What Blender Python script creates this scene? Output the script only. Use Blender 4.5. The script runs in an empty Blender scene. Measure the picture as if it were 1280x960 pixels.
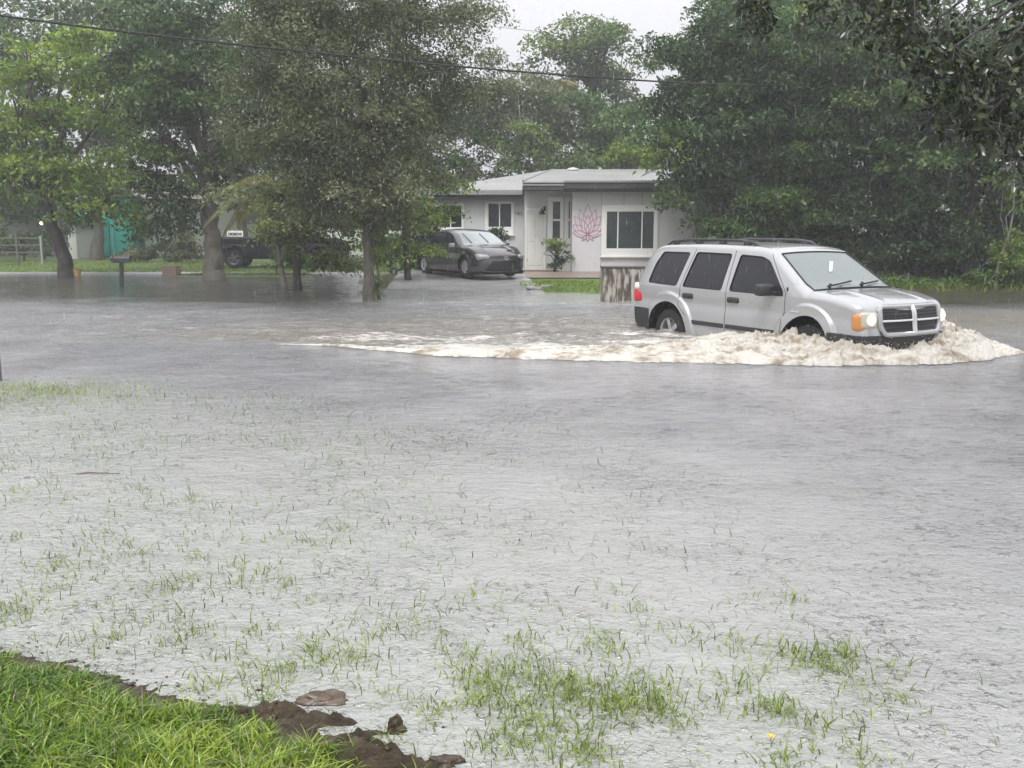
import bpy, bmesh, math, random
import numpy as np
from mathutils import Vector, Matrix
R = math.radians
C = bpy.context.scene.collection
scn = bpy.context.scene
random.seed(7)

# ------------------------------------------------------------------ camera
F = 1200.0; PITCH = math.atan(195 / F); CH = 1.68
cd = bpy.data.cameras.new('camera'); cam = bpy.data.objects.new('camera', cd); C.objects.link(cam)
cam.location = (0, 0, CH); cam.rotation_euler = (math.pi / 2 - PITCH, 0, 0)
cd.sensor_width = 36; cd.lens = F / 1280 * 36; cd.clip_start = 0.05; cd.clip_end = 3000
scn.camera = cam
# ------------------------------------------------------------------ sky, sun, exposure
w = bpy.data.worlds.new('World'); scn.world = w; w.use_nodes = True
nt = w.node_tree; nt.nodes.clear()
SUN_EL, SUN_AZ = R(58), R(200)
sky = nt.nodes.new('ShaderNodeTexSky'); sky.sky_type = 'NISHITA'; sky.sun_disc = False
sky.sun_elevation = SUN_EL; sky.sun_rotation = SUN_AZ; sky.dust_density = 8; sky.air_density = 1.5
bw = nt.nodes.new('ShaderNodeHueSaturation'); bw.inputs['Saturation'].default_value = 0.10
geo = nt.nodes.new('ShaderNodeNewGeometry'); sep = nt.nodes.new('ShaderNodeSeparateXYZ')
nt.links.new(geo.outputs['Incoming'], sep.inputs[0])
ab = nt.nodes.new('ShaderNodeMath'); ab.operation = 'ABSOLUTE'; nt.links.new(sep.outputs['Z'], ab.inputs[0])
cr = nt.nodes.new('ShaderNodeValToRGB')
cr.color_ramp.elements[0].color = (3.9, 3.9, 4.15, 1); cr.color_ramp.elements[1].color = (11.5, 11.6, 12.0, 1)
nt.links.new(ab.outputs[0], cr.inputs[0])
mx = nt.nodes.new('ShaderNodeMix'); mx.data_type = 'RGBA'; mx.inputs[0].default_value = 0.85
nt.links.new(sky.outputs[0], bw.inputs['Color']); nt.links.new(bw.outputs[0], mx.inputs[6]); nt.links.new(cr.outputs[0], mx.inputs[7])
bg = nt.nodes.new('ShaderNodeBackground'); bg.inputs[1].default_value = 0.13
out = nt.nodes.new('ShaderNodeOutputWorld')
nt.links.new(mx.outputs[2], bg.inputs[0]); nt.links.new(bg.outputs[0], out.inputs[0])
sl = bpy.data.lights.new('sun', 'SUN'); sl.energy = 1.5; sl.angle = R(22); sl.color = (1, .97, .93)
so = bpy.data.objects.new('sun', sl); C.objects.link(so)
so.rotation_euler = (R(32), 0, R(-20))
scn.view_settings.view_transform = 'Standard'; scn.view_settings.look = 'None'
scn.view_settings.exposure = 0.62; scn.view_settings.gamma = 1; scn.view_settings.use_curve_mapping = False
scn.cycles.use_denoising = True
scn.cycles.max_bounces = 6; scn.cycles.diffuse_bounces = 3; scn.cycles.glossy_bounces = 3
scn.cycles.transmission_bounces = 3; scn.cycles.volume_bounces = 0; scn.cycles.transparent_max_bounces = 6
scn.cycles.use_light_tree = False; scn.cycles.caustics_reflective = False; scn.cycles.caustics_refractive = False

# ------------------------------------------------------------------ measuring helpers (photo pixel -> place)
def ang(py): return PITCH + math.atan((py - 480) / F)
def ray(px, py):
    x, y = (px - 640) / F, -(py - 480) / F
    return np.array([x, math.cos(PITCH) + y * math.sin(PITCH), -math.sin(PITCH) + y * math.cos(PITCH)])
def G(px, py, z=0.0):
    d = ray(px, py); t = (z - CH) / d[2]; return np.array([d[0] * t, d[1] * t, z])
def P(px, py, Y):
    d = ray(px, py); t = Y / d[1]; return np.array([d[0] * t, Y, CH + d[2] * t])

# ------------------------------------------------------------------ numpy noise
def _h(ix, iy, iz, s):
    n = (ix * 374761393 + iy * 668265263 + iz * 2147483647 + s * 974634777) & 0xffffffff
    n = ((n ^ (n >> 13)) * 1274126177) & 0xffffffff
    n = ((n ^ (n >> 16)) * 2246822519) & 0xffffffff
    return ((n ^ (n >> 15)) & 0xffffff) / float(0xffffff)
def vnoise(x, y, z=None, s=0):
    x = np.asarray(x, float); y = np.asarray(y, float); z = np.zeros_like(x) if z is None else np.asarray(z, float)
    xi, yi, zi = [np.floor(a).astype(np.int64) for a in (x, y, z)]
    fx, fy, fz = x - xi, y - yi, z - zi
    fx, fy, fz = [a * a * (3 - 2 * a) for a in (fx, fy, fz)]
    r = 0
    for a in (0, 1):
        for b in (0, 1):
            for c in (0, 1):
                wgt = (fx if a else 1 - fx) * (fy if b else 1 - fy) * (fz if c else 1 - fz)
                r = r + wgt * _h(xi + a, yi + b, zi + c, s)
    return r * 2 - 1
def fbm(x, y, z=None, o=4, s=0):
    r = 0; a = 1; t = 0
    for k in range(o):
        r = r + a * vnoise(np.asarray(x) * 2**k, np.asarray(y) * 2**k, None if z is None else np.asarray(z) * 2**k, s + k); t += a; a *= .5
    return r / t
def sst(a, b, x): t = np.clip((x - a) / (b - a), 0, 1); return t * t * (3 - 2 * t)

# ------------------------------------------------------------------ materials
def M(name, col, rough=.6, spec=.5, metal=0., noise=None, bump=None, coat=0., trans=None, emit=None, ior=1.45):
    """noise=(scale, amount, colour2) object-space variation; bump=(scale, strength, dist)"""
    m = bpy.data.materials.new(name); m.use_nodes = True; t = m.node_tree; b = t.nodes['Principled BSDF']
    b.inputs['Base Color'].default_value = (*col, 1); b.inputs['Roughness'].default_value = rough
    b.inputs['Metallic'].default_value = metal; b.inputs['Specular IOR Level'].default_value = spec; b.inputs['IOR'].default_value = ior
    b.inputs['Coat Weight'].default_value = coat; b.inputs['Coat Roughness'].default_value = .05
    tc = t.nodes.new('ShaderNodeTexCoord')
    if noise:
        sc, amt, c2 = noise[:3]
        mp = t.nodes.new('ShaderNodeMapping'); t.links.new(tc.outputs['Object'], mp.inputs[0])
        if len(noise) > 3: mp.inputs['Scale'].default_value = noise[3]
        n = t.nodes.new('ShaderNodeTexNoise'); n.inputs['Scale'].default_value = sc; n.inputs['Detail'].default_value = 6; n.inputs['Roughness'].default_value = .65
        t.links.new(mp.outputs[0], n.inputs['Vector'])
        rp = t.nodes.new('ShaderNodeValToRGB'); rp.color_ramp.elements[0].position = .5 - .5 * (1 - amt) * .6; rp.color_ramp.elements[1].position = .5 + .5 * (1 - amt) * .6
        rp.color_ramp.elements[0].color = (*c2, 1); rp.color_ramp.elements[1].color = (*col, 1)
        t.links.new(n.outputs['Fac'], rp.inputs[0]); t.links.new(rp.outputs[0], b.inputs['Base Color'])
    if bump:
        n2 = t.nodes.new('ShaderNodeTexNoise'); n2.inputs['Scale'].default_value = bump[0]; n2.inputs['Detail'].default_value = 4
        t.links.new(tc.outputs['Object'], n2.inputs['Vector'])
        bp = t.nodes.new('ShaderNodeBump'); bp.inputs['Strength'].default_value = bump[1]; bp.inputs['Distance'].default_value = bump[2]
        t.links.new(n2.outputs['Fac'], bp.inputs['Height']); t.links.new(bp.outputs[0], b.inputs['Normal'])
    if emit:
        b.inputs['Emission Color'].default_value = (*emit[0], 1); b.inputs['Emission Strength'].default_value = emit[1]
    return m
def leafmat(name, c0, c1, c2, rough=.5, trans=.3):
    """three leaf colours chosen by a per leaf number"""
    m = bpy.data.materials.new(name); m.use_nodes = True; t = m.node_tree; b = t.nodes['Principled BSDF']; o = t.nodes['Material Output']
    at = t.nodes.new('ShaderNodeAttribute'); at.attribute_name = 'rnd'
    rp = t.nodes.new('ShaderNodeValToRGB'); e = rp.color_ramp.elements
    e[0].color = (*c0, 1); e[1].color = (*c2, 1); k = e.new(.5); k.color = (*c1, 1)
    t.links.new(at.outputs['Fac'], rp.inputs[0]); t.links.new(rp.outputs[0], b.inputs['Base Color'])
    b.inputs['Roughness'].default_value = rough; b.inputs['Specular IOR Level'].default_value = .5
    tr = t.nodes.new('ShaderNodeBsdfTranslucent'); t.links.new(rp.outputs[0], tr.inputs[0])
    mx = t.nodes.new('ShaderNodeMixShader'); mx.inputs[0].default_value = trans
    t.links.new(b.outputs[0], mx.inputs[1]); t.links.new(tr.outputs[0], mx.inputs[2]); t.links.new(mx.outputs[0], o.inputs[0])
    return m

# ------------------------------------------------------------------ object helpers
def tag(o, label=None, cat=None, group=None, kind=None):
    if label: o['label'] = label
    if cat: o['category'] = cat
    if group: o['group'] = group
    if kind: o['kind'] = kind
    return o
def thing(name, label, cat, loc=(0, 0, 0), rz=0, group=None):
    o = bpy.data.objects.new(name, None); C.objects.link(o); o.location = loc; o.rotation_euler = (0, 0, rz); o.empty_display_size = .2
    return tag(o, label, cat, group)
def link(name, me, mat=None, parent=None, smooth=False):
    if mat is not None:
        for mm in (mat if isinstance(mat, (list, tuple)) else [mat]): me.materials.append(mm)
    if smooth: me.polygons.foreach_set('use_smooth', np.ones(len(me.polygons), bool))
    o = bpy.data.objects.new(name, me); C.objects.link(o)
    if parent: o.parent = parent
    return o
def npmesh(name, V, Q, attrs=None):
    """V (n,3), Q (m,k) faces of equal size"""
    me = bpy.data.meshes.new(name); V = np.asarray(V, np.float32); Q = np.asarray(Q, np.int32)
    me.vertices.add(len(V)); me.vertices.foreach_set('co', V.ravel())
    k = Q.shape[1]; me.loops.add(Q.size); me.loops.foreach_set('vertex_index', Q.ravel())
    me.polygons.add(len(Q)); me.polygons.foreach_set('loop_start', np.arange(0, Q.size, k, dtype=np.int32))
    for nm, a in (attrs or {}).items():
        at = me.attributes.new(nm, 'FLOAT', 'POINT'); at.data.foreach_set('value', np.asarray(a, np.float32).ravel())
    me.update(calc_edges=True); me.validate(); return me
def gridfaces(nu, nv, closed=False):
    i, j = np.meshgrid(np.arange(nu - 1), np.arange(nv - 1), indexing='ij'); a = i * nv + j
    return np.stack([a, a + nv, a + nv + 1, a + 1], -1).reshape(-1, 4)
class B:
    """collects boxes, tubes, lathes into one mesh"""
    def __init__(s): s.bm = bmesh.new()
    def box(s, c, d, bev=0., rot=None, seg=2):
        t = bmesh.new(); bmesh.ops.create_cube(t, size=1)
        for v in t.verts: v.co = Vector((v.co.x * d[0], v.co.y * d[1], v.co.z * d[2]))
        if bev: bmesh.ops.bevel(t, geom=t.edges[:], offset=bev, segments=seg, affect='EDGES', profile=.5)
        m = Matrix.Translation(Vector(c)) @ (rot.to_4x4() if rot is not None else Matrix())
        s._add(t, m); return s
    def bx(s, x0, x1, y0, y1, z0, z1, bev=0.):
        return s.box(((x0 + x1) / 2, (y0 + y1) / 2, (z0 + z1) / 2), (abs(x1 - x0), abs(y1 - y0), abs(z1 - z0)), bev)
    def _add(s, t, m=None):
        if m is not None: bmesh.ops.transform(t, matrix=m, verts=t.verts)
        me = bpy.data.meshes.new('t'); t.to_mesh(me); t.free(); s.bm.from_mesh(me); bpy.data.meshes.remove(me)
    def tube(s, pts, rad, n=8, cap=True, flat=1.0):
        pts = [Vector(p) for p in pts]; rad = rad if hasattr(rad, '__len__') else [rad] * len(pts)
        rings = []; up = Vector((0, 0, 1))
        for i, p in enumerate(pts):
            d = (pts[min(i + 1, len(pts) - 1)] - pts[max(i - 1, 0)]).normalized()
            if d.length < 1e-6: d = Vector((0, 0, 1))
            a = up - d * up.dot(d)
            if a.length < .05: a = Vector((1, 0, 0)) - d * d.x
            a.normalize(); b = d.cross(a); up = a
            rings.append([s.bm.verts.new(p + (a * math.cos(2 * math.pi * k / n) * flat + b * math.sin(2 * math.pi * k / n)) * rad[i]) for k in range(n)])
        for r0, r1 in zip(rings, rings[1:]):
            for k in range(n): s.bm.faces.new((r0[k], r0[(k + 1) % n], r1[(k + 1) % n], r1[k]))
        if cap: s.bm.faces.new(rings[0][::-1]); s.bm.faces.new(rings[-1])
        return s
    def lathe(s, prof, axis='z', n=24, c=(0, 0, 0)):
        rings = []
        for r, h in prof:
            ring = []
            for k in range(n):
                a = 2 * math.pi * k / n; x, y = r * math.cos(a), r * math.sin(a)
                v = (x, y, h) if axis == 'z' else ((x, h, y) if axis == 'y' else (h, x, y))
                ring.append(s.bm.verts.new(Vector(v) + Vector(c)))
            rings.append(ring)
        for r0, r1 in zip(rings, rings[1:]):
            for k in range(n): s.bm.faces.new((r0[k], r0[(k + 1) % n], r1[(k + 1) % n], r1[k]))
        return s
    def poly(s, pts, thick=None):
        vs = [s.bm.verts.new(Vector(p)) for p in pts]; f = s.bm.faces.new(vs)
        if thick is not None:
            r = bmesh.ops.extrude_face_region(s.bm, geom=[f]); bmesh.ops.translate(s.bm, vec=Vector(thick), verts=[v for v in r['geom'] if isinstance(v, bmesh.types.BMVert)])
        return s
    def build(s, name, mat=None, parent=None, smooth=False, deform=None):
        bmesh.ops.recalc_face_normals(s.bm, faces=s.bm.faces)
        me = bpy.data.meshes.new(name)
        if deform:
            for v in s.bm.verts: v.co = deform(v.co)
        s.bm.to_mesh(me); s.bm.free()
        o = link(name, me, mat, parent, smooth)
        if smooth and hasattr(me, 'set_sharp_from_angle'): me.set_sharp_from_angle(angle=R(40))
        return o
def copy_tree(o, parent=None):
    c = o.copy(); C.objects.link(c); c.parent = parent
    for ch in list(o.children): copy_tree(ch, c)
    return c
# ================================================================== GROUND, WATER
edge_px = [(-260, 760), (-120, 790), (0, 812), (60, 822), (110, 836), (150, 846), (200, 862), (250, 876), (300, 888), (350, 897), (400, 908), (440, 930), (455, 950), (470, 985), (500, 1060)]
EP = np.array([G(*p)[:2] for p in edge_px])
# signed distance to the bank edge (positive on the grass side)
def bank_d(x, y):
    x = np.asarray(x, float); y = np.asarray(y, float); best = np.full(x.shape, 1e9); sg = np.ones(x.shape)
    for a, b in zip(EP[:-1], EP[1:]):
        d = b - a; L = d @ d; t = np.clip(((x - a[0]) * d[0] + (y - a[1]) * d[1]) / L, 0, 1)
        qx, qy = a[0] + t * d[0], a[1] + t * d[1]; r = np.hypot(x - qx, y - qy)
        cr_ = d[0] * (y - a[1]) - d[1] * (x - a[0]); m = r < best; best = np.where(m, r, best); sg = np.where(m, np.sign(-cr_), sg)
    return best * sg
ISL = [(G(478, 917), .09, .016, .000), (G(410, 903), .13, .022, .000), (G(340, 893), .12, .022, .000), (G(548, 958), .15, .020, .002), (G(605, 963), .06, .012, .0), (G(450, 930), .11, .03, .002), (G(490, 958), .12, .025, .002), (G(440, 955), .12, .05, .004)]
def ground_z(x, y):
    x = np.asarray(x, float); y = np.asarray(y, float)
    z = -.06 - .34 * sst(8.5, 11.5, y + .25 * x) * (1 - sst(18, 21, y + .25 * x))
    d = bank_d(x, y) if (y.size and y.min() < 8) else np.full(x.shape, -9.)
    nz = .45 * fbm(x * 6, y * 6, o=3, s=3) + .8 * fbm(x * 38, y * 38, o=3, s=5) if y.size and y.min() < 8 else 0 * x
    b = -.06 + sst(-.34, .55, d) * .17 + np.where(d > -.35, .017, .004) * nz
    z = np.where(y < 7, np.maximum(z, b), z)
    for c, sx, sy, h in ISL:
        z = z + (h + .055) * np.exp(-((x - c[0]) / sx)**2 - ((y - c[1]) / sy)**2) * (1 + .45 * nz)
    # far yards rise out of the flood
    yard = sst(24.5, 33, y) * .235 * sst(0, 1, (x + 6) / 3) * (1 - .6 * sst(8, 12, x)) 
    z = z + yard + sst(35.6, 36.6, y) * .10 + sst(37, 48, y) * .16 + .10 * np.exp(-((x + 9.6) / 2.9)**6 - ((y - 34.6) / 1.3)**4)
    # verge of grass in front of the house and the weedy bank on the right
    z = z + .115 * np.exp(-((x - 1.75) / 1.25)**4 - ((y - 26.8) / 1.9)**4)
    z = z + sst(24.3, 26.5, y) * sst(8, 10, x) * .12
    return z
def axis(segs):
    a = [segs[0][0]]
    for lo, hi, st in segs: n = max(1, int(round((hi - lo) / st))); a += list(np.linspace(lo, hi, n + 1)[1:])
    return np.array(a)
gx = axis([(-300, -60, 30), (-60, -20, 2.), (-20, -4, .5), (-4, -2.3, .06), (-2.3, 1.4, .013), (1.4, 3.5, .06), (3.5, 20, .5), (20, 60, 2.), (60, 300, 30)])
gy = axis([(-60, 0, 10), (0, 1.2, .4), (1.2, 2.2, .06), (2.2, 4.4, .013), (4.4, 5.5, .06), (5.5, 20, .5), (20, 50, .4), (50, 80, 3), (80, 600, 40)])
X, Y = np.meshgrid(gx, gy, indexing='ij'); Z = ground_z(X, Y)
d = bank_d(X, Y)
grassy = np.where(Y < 7, sst(.02, .28, d + .10 * fbm(X * 5, Y * 5, s=9)), 1.0)
grassy = np.where((X > 8) & (Y > 15), 0, grassy)
grassy = np.where((Y > 24) & (X > -5) & (X < .3) & (Y < 34.5), 0, grassy)
gm = bpy.data.materials.new('wet_ground'); gm.use_nodes = True; t = gm.node_tree; bs = t.nodes['Principled BSDF']
tc = t.nodes.new('ShaderNodeTexCoord'); at = t.nodes.new('ShaderNodeAttribute'); at.attribute_name = 'grassy'
def ramp(t, fac, cols, pos=None):
    r = t.nodes.new('ShaderNodeValToRGB'); e = r.color_ramp.elements
    while len(e) < len(cols): e.new(.5)
    for i, c in enumerate(cols): e[i].position = (pos[i] if pos else i / (len(cols) - 1)); e[i].color = (*c, 1)
    t.links.new(fac, r.inputs[0]); return r.outputs[0]
def tnoise(t, vec, sc, det=5, ro=.6):
    n = t.nodes.new('ShaderNodeTexNoise'); n.inputs['Scale'].default_value = sc; n.inputs['Detail'].default_value = det; n.inputs['Roughness'].default_value = ro
    t.links.new(vec, n.inputs['Vector']); return n.outputs['Fac']
n1 = tnoise(t, tc.outputs['Object'], 9); n2 = tnoise(t, tc.outputs['Object'], 1.2)
mud = ramp(t, n1, [(.018, .012, .007), (.055, .038, .022), (.13, .10, .065)], [.3, .5, .72])
gr = ramp(t, n2, [(.05, .085, .02), (.10, .16, .035), (.17, .20, .06)], [.3, .5, .7])
mxr = t.nodes.new('ShaderNodeMix'); mxr.data_type = 'RGBA'; t.links.new(at.outputs['Fac'], mxr.inputs[0]); t.links.new(mud, mxr.inputs[6]); t.links.new(gr, mxr.inputs[7])
t.links.new(mxr.outputs[2], bs.inputs['Base Color']); bs.inputs['Roughness'].default_value = .38
bp = t.nodes.new('ShaderNodeBump'); bp.inputs['Strength'].default_value = 1.; bp.inputs['Distance'].default_value = .03
t.links.new(tnoise(t, tc.outputs['Object'], 40, 6, .7), bp.inputs['Height']); t.links.new(bp.outputs[0], bs.inputs['Normal'])
g = link('ground', npmesh('ground', np.stack([X, Y, Z], -1).reshape(-1, 3), gridfaces(*X.shape), {'grassy': grassy}), gm, smooth=True); g['kind'] = 'structure'

# ---- where the suv stands (its front end points right and towards the viewer)
SUV = (4.10, 14.85, R(-60.5)); SUVZ = -.39
def suv_local(x, y):
    c, s_ = math.cos(SUV[2]), math.sin(SUV[2]); dx, dy = x - SUV[0], y - SUV[1]
    return dx * c + dy * s_, -dx * s_ + dy * c
# ---- water: fine grid where it is seen close, coarse beyond
wx = axis([(-300, -40, 40), (-40, -12, .6), (-12, 13, .06), (13, 40, .6), (40, 300, 40)])
wy = axis([(-40, 1, 5), (1, 22, .045), (22, 48, .3), (48, 300, 40)])
X, Y = np.meshgrid(wx, wy, indexing='ij')
lx, ly = suv_local(X, Y)
# wake: everything inside the V that spreads back from the bow
bow = np.interp(X, [-12, -4.6, -2.5, 0, 2.5, 5.5, 7.0, 30], [14.6, 14.4, 13.9, 12.45, 12.1, 11.95, 12.9, 16])
wake = sst(0, .25, Y - bow) * (1 - sst(16, 20.5, Y - .12 * X)) * sst(-9, -2.5, X) * (1 - sst(6.2, 7.2, X))
z = .006 * fbm(X * 1.3, Y * 2.2, s=21, o=3) + .0035 * fbm(X * 6, Y * 9, s=22, o=3)
z += wake * (.016 * fbm(X * 5, Y * 8, s=27, o=3) + .035 * fbm(X * 1.5, Y * 2.6, s=23, o=5) + .03 * (1 - 2 * np.abs(fbm(X * 1.1, Y * 2.4, s=29, o=4))) - .01)
z += .018 * sst(18, 22, Y) * fbm(X * 1.0, Y * 2.0, s=24, o=4) * (1 - sst(30, 40, Y))
calm_reflection = np.clip(sst(17.0, 21.5, Y + .25 * X + 1.0 * fbm(X * .5, Y * .8, s=41)) * (1 - sst(33, 35.5, Y)) * (1 - sst(-4.4, -2.2, X + .8 * fbm(X * .6, Y, s=42))) + sst(19, 22, Y) * sst(7.5, 9.5, X), 0, 1)
chop = sst(13.8, 15.5, Y) * (1 - sst(22, 25, Y)) * sst(-12, -7, X) * (1 - sst(5, 7, X)); z += chop * (.020 * fbm(X * 2.2, Y * 4.5, s=33, o=4) + .010 * fbm(X * 6, Y * 9, s=34, o=2))
foam = wake * (.55 + .45 * sst(-.2, .3, fbm(X * .9, Y * 2.5, s=31, o=4))) * (1 - sst(14.2, 17.5, Y - .06 * X)) * sst(-6.5, -1.0, X)
silt = np.clip(wake * .8 + np.exp(-((X - 9) / 5)**2 - ((Y - 17.5) / 2.2)**2), 0, 1)
shal_sky = sst(9.5, 5.5, Y + .3 * X) if False else (1 - sst(6.0, 10.5, Y + .55 * (X + 1.5)))
shal_sky = shal_sky * (1 - .6 * sst(.2, 3.2, X))
pale = sst(20, 22.5, Y) * (1 - sst(30, 33, Y)) * sst(-4, -2.4, X + .7 * fbm(X, Y, s=43)) * (1 - sst(3, 4.5, X)); shal_sky = np.maximum(shal_sky, pale * .9)  # bright sky reflection by the driveway painted in as paler water colour
z += pale * (.018 * fbm(X * 2.2, Y * 4.5, s=44, o=4))
zg = ground_z(X, Y)
z = np.where((zg > -.02) & (Y < 10), z * .35, z)
wm = bpy.data.materials.new('flood_water'); wm.use_nodes = True; t = wm.node_tree; bs = t.nodes['Principled BSDF']
tc = t.nodes.new('ShaderNodeTexCoord'); ob = tc.outputs['Object']
def attr(nm): a = t.nodes.new('ShaderNodeAttribute'); a.attribute_name = nm; return a.outputs['Fac']
def mixc(f, a, b):
    m = t.nodes.new('ShaderNodeMix'); m.data_type = 'RGBA'
    if isinstance(f, float): m.inputs[0].default_value = f
    else: t.links.new(f, m.inputs[0])
    for k, v in ((6, a), (7, b)):
        if isinstance(v, tuple): m.inputs[k].default_value = (*v, 1)
        else: t.links.new(v, m.inputs[k])
    return m.outputs[2]
def math_(op, a, b=None, c=None):
    m = t.nodes.new('ShaderNodeMath'); m.operation = op
    for i, v in enumerate((a, b, c)):
        if v is None: continue
        if isinstance(v, (int, float)): m.inputs[i].default_value = v
        else: t.links.new(v, m.inputs[i])
    return m.outputs[0]
base = ramp(t, tnoise(t, ob, .8, 6), [(.185, .185, .197), (.26, .26, .27)], [.35, .65])
c = mixc(attr('shal_sky'), base, (.31, .317, .302))
c = mixc(attr('silt'), c, (.215, .195, .165))
c = mixc(attr('calm_reflection'), c, (.055, .052, .046))  # dark tree reflections painted into the water colour where ripples are calmer
fz = math_('MULTIPLY', attr('foam'), 1.0)
mpf = t.nodes.new('ShaderNodeMapping'); mpf.inputs['Scale'].default_value = (1, 2.6, 1); t.links.new(ob, mpf.inputs[0])
fn_ = tnoise(t, mpf.outputs[0], 4.6, 9, .80); ff = t.nodes.new('ShaderNodeMapRange'); ff.interpolation_type = 'SMOOTHSTEP'; t.links.new(math_('ADD', fn_, math_('MULTIPLY', fz, .30)), ff.inputs[0]); ff.inputs[1].default_value = .67; ff.inputs[2].default_value = .79
c = mixc(math_('MULTIPLY', ff.outputs[0], math_('MINIMUM', math_('MULTIPLY', fz, 5.0), 1.0)), c, (.68, .65, .60))
t.links.new(c, bs.inputs['Base Color']); bs.inputs['Roughness'].default_value = .10; bs.inputs['IOR'].default_value = 1.85; bs.inputs['Specular IOR Level'].default_value = .5
# rain rings: distance to scattered cell points, two sizes
def rings(scale, k):
    v = t.nodes.new('ShaderNodeTexVoronoi'); v.voronoi_dimensions = '2D'; v.inputs['Scale'].default_value = scale; t.links.new(ob, v.inputs['Vector'])
    dd = v.outputs['Distance']; s_ = math_('SINE', math_('MULTIPLY', dd, k)); f = math_('POWER', math_('SUBTRACT', 1.0, math_('MINIMUM', math_('MULTIPLY', dd, 1.7), 1.0)), 1.5)
    return math_('MULTIPLY', s_, f)
h = math_('MULTIPLY', rings(11, 26), .16)
h = math_('ADD', h, math_('MULTIPLY', rings(27, 22), .16))
h = math_('ADD', h, math_('MULTIPLY', tnoise(t, ob, 34, 4, .6), 1.1))
pit = t.nodes.new('ShaderNodeMapRange'); pit.interpolation_type = 'SMOOTHSTEP'; t.links.new(tnoise(t, ob, 21, 3, .6), pit.inputs[0]); pit.inputs[1].default_value = .56; pit.inputs[2].default_value = .74
h = math_('ADD', h, math_('MULTIPLY', pit.outputs[0], 2.0))
pit2 = t.nodes.new('ShaderNodeMapRange'); pit2.interpolation_type = 'SMOOTHSTEP'; t.links.new(tnoise(t, ob, 8, 4, .65), pit2.inputs[0]); pit2.inputs[1].default_value = .58; pit2.inputs[2].default_value = .74
h = math_('ADD', h, math_('MULTIPLY', pit2.outputs[0], 2.6))
mp = t.nodes.new('ShaderNodeMapping'); mp.inputs['Scale'].default_value = (1, 1.35, 1); mp.inputs['Rotation'].default_value = (0, 0, R(12)); t.links.new(ob, mp.inputs[0])
h = math_('ADD', h, math_('MULTIPLY', tnoise(t, mp.outputs[0], 8, 6, .70), 2.6))
h = math_('ADD', h, math_('MULTIPLY', tnoise(t, mp.outputs[0], 1.9, 5, .65), 6.0))
bp = t.nodes.new('ShaderNodeBump'); pm = t.nodes.new('ShaderNodeMapRange'); t.links.new(tnoise(t, ob, .9, 4, .6), pm.inputs[0]); pm.inputs[1].default_value = .38; pm.inputs[2].default_value = .62; pm.inputs[3].default_value = .55; pm.inputs[4].default_value = 1.25
t.links.new(math_('MULTIPLY', pm.outputs[0], math_('SUBTRACT', math_('SUBTRACT', .95, math_('MULTIPLY', attr('calm_reflection'), .40)), math_('MULTIPLY', attr('shal_sky'), .22))), bp.inputs['Strength']); bp.inputs['Distance'].default_value = .014
t.links.new(h, bp.inputs['Height']); t.links.new(bp.outputs[0], bs.inputs['Normal'])
wo = link('water', npmesh('water', np.stack([X, Y, z], -1).reshape(-1, 3), gridfaces(*X.shape), {'foam': foam, 'silt': silt, 'shal_sky': shal_sky, 'calm_reflection': calm_reflection}), wm, smooth=True); wo['kind'] = 'structure'

# driveway and far pavement sheets, each following the ground
def sheet(name, x0, x1, y0, y1, mat, lift=.02, n=(40, 40), shape=None):
    a, b = np.meshgrid(np.linspace(x0, x1, n[0]), np.linspace(y0, y1, n[1]), indexing='ij')
    if shape: a = shape(a, b)
    V = np.stack([a, b, ground_z(a, b) + lift], -1).reshape(-1, 3)
    o = link(name, npmesh(name, V, gridfaces(*n)), mat, smooth=True); o['kind'] = 'structure'; return o
conc = M('wet_concrete', (.42, .42, .42), .22, noise=(1.5, .3, (.27, .265, .26)), bump=(30, .3, .01))
sheet('driveway', -3.7, .55, 24.6, 33.9, conc, shape=lambda a, b: a + (b - 30) * -.06)
sheet('pavement', -26, -5.2, 34.6, 36.3, conc, .03)
sheet('path', .45, 4.6, 30.2, 33.2, M('brick_paving', (.28, .20, .16), .4, noise=(6, .4, (.2, .17, .15))), .03)

# ================================================================== FOAM thrown up by the suv
fr_px = [(345, 430.8), (375, 431.4), (420, 433), (500, 441), (580, 447), (680, 449.5), (800, 453), (950, 456), (1080, 457.5), (1180, 455), (1230, 451), (1262, 446), (1282, 441)]
bk_px = [(345, 430.3), (375, 430.6), (420, 431.3), (500, 437.5), (580, 440), (680, 440), (800, 434), (900, 419), (1050, 409), (1150, 409), (1212, 418), (1250, 434), (1281, 440)]
hgt =   [.0, .01, .035, .06, .085, .10, .11, .17, .42, .31, .18, .09, .02]
NF, MF = 1150, 150
def resample(p, k=NF):
    p = np.array(p); s_ = np.linspace(0, len(p) - 1, k); i = np.arange(len(p)); return np.stack([np.interp(s_, i, p[:, c_]) for c_ in range(p.shape[1])], 1)
f_ = resample([G(*q)[:2] for q in fr_px]); b_ = resample([G(*q)[:2] for q in bk_px]); hh = resample([(v,) for v in hgt])[:, 0]
s_ = np.linspace(0, len(fr_px) - 1, NF)
bb = np.linspace(0, 1, MF)[None, :]
ax_ = np.cumsum(np.r_[0, np.hypot(*np.diff(f_, axis=0).T)])[:, None]
wob = .12 * fbm(ax_ * 2.5, ax_ * 0, s=51, o=4) + .09 * fbm(ax_ * 11, ax_ * 0, s=57, o=4)
Xf = f_[:, :1] + (b_ - f_)[:, :1] * bb; Yf = f_[:, 1:] + (b_ - f_)[:, 1:] * bb + wob * (1 - bb) * np.clip(hh[:, None] * 12, 0, 1)
prof = np.sin(np.pi * np.clip(bb * 1.0, 0, 1))**.55 * (1 - .25 * bb)
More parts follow.
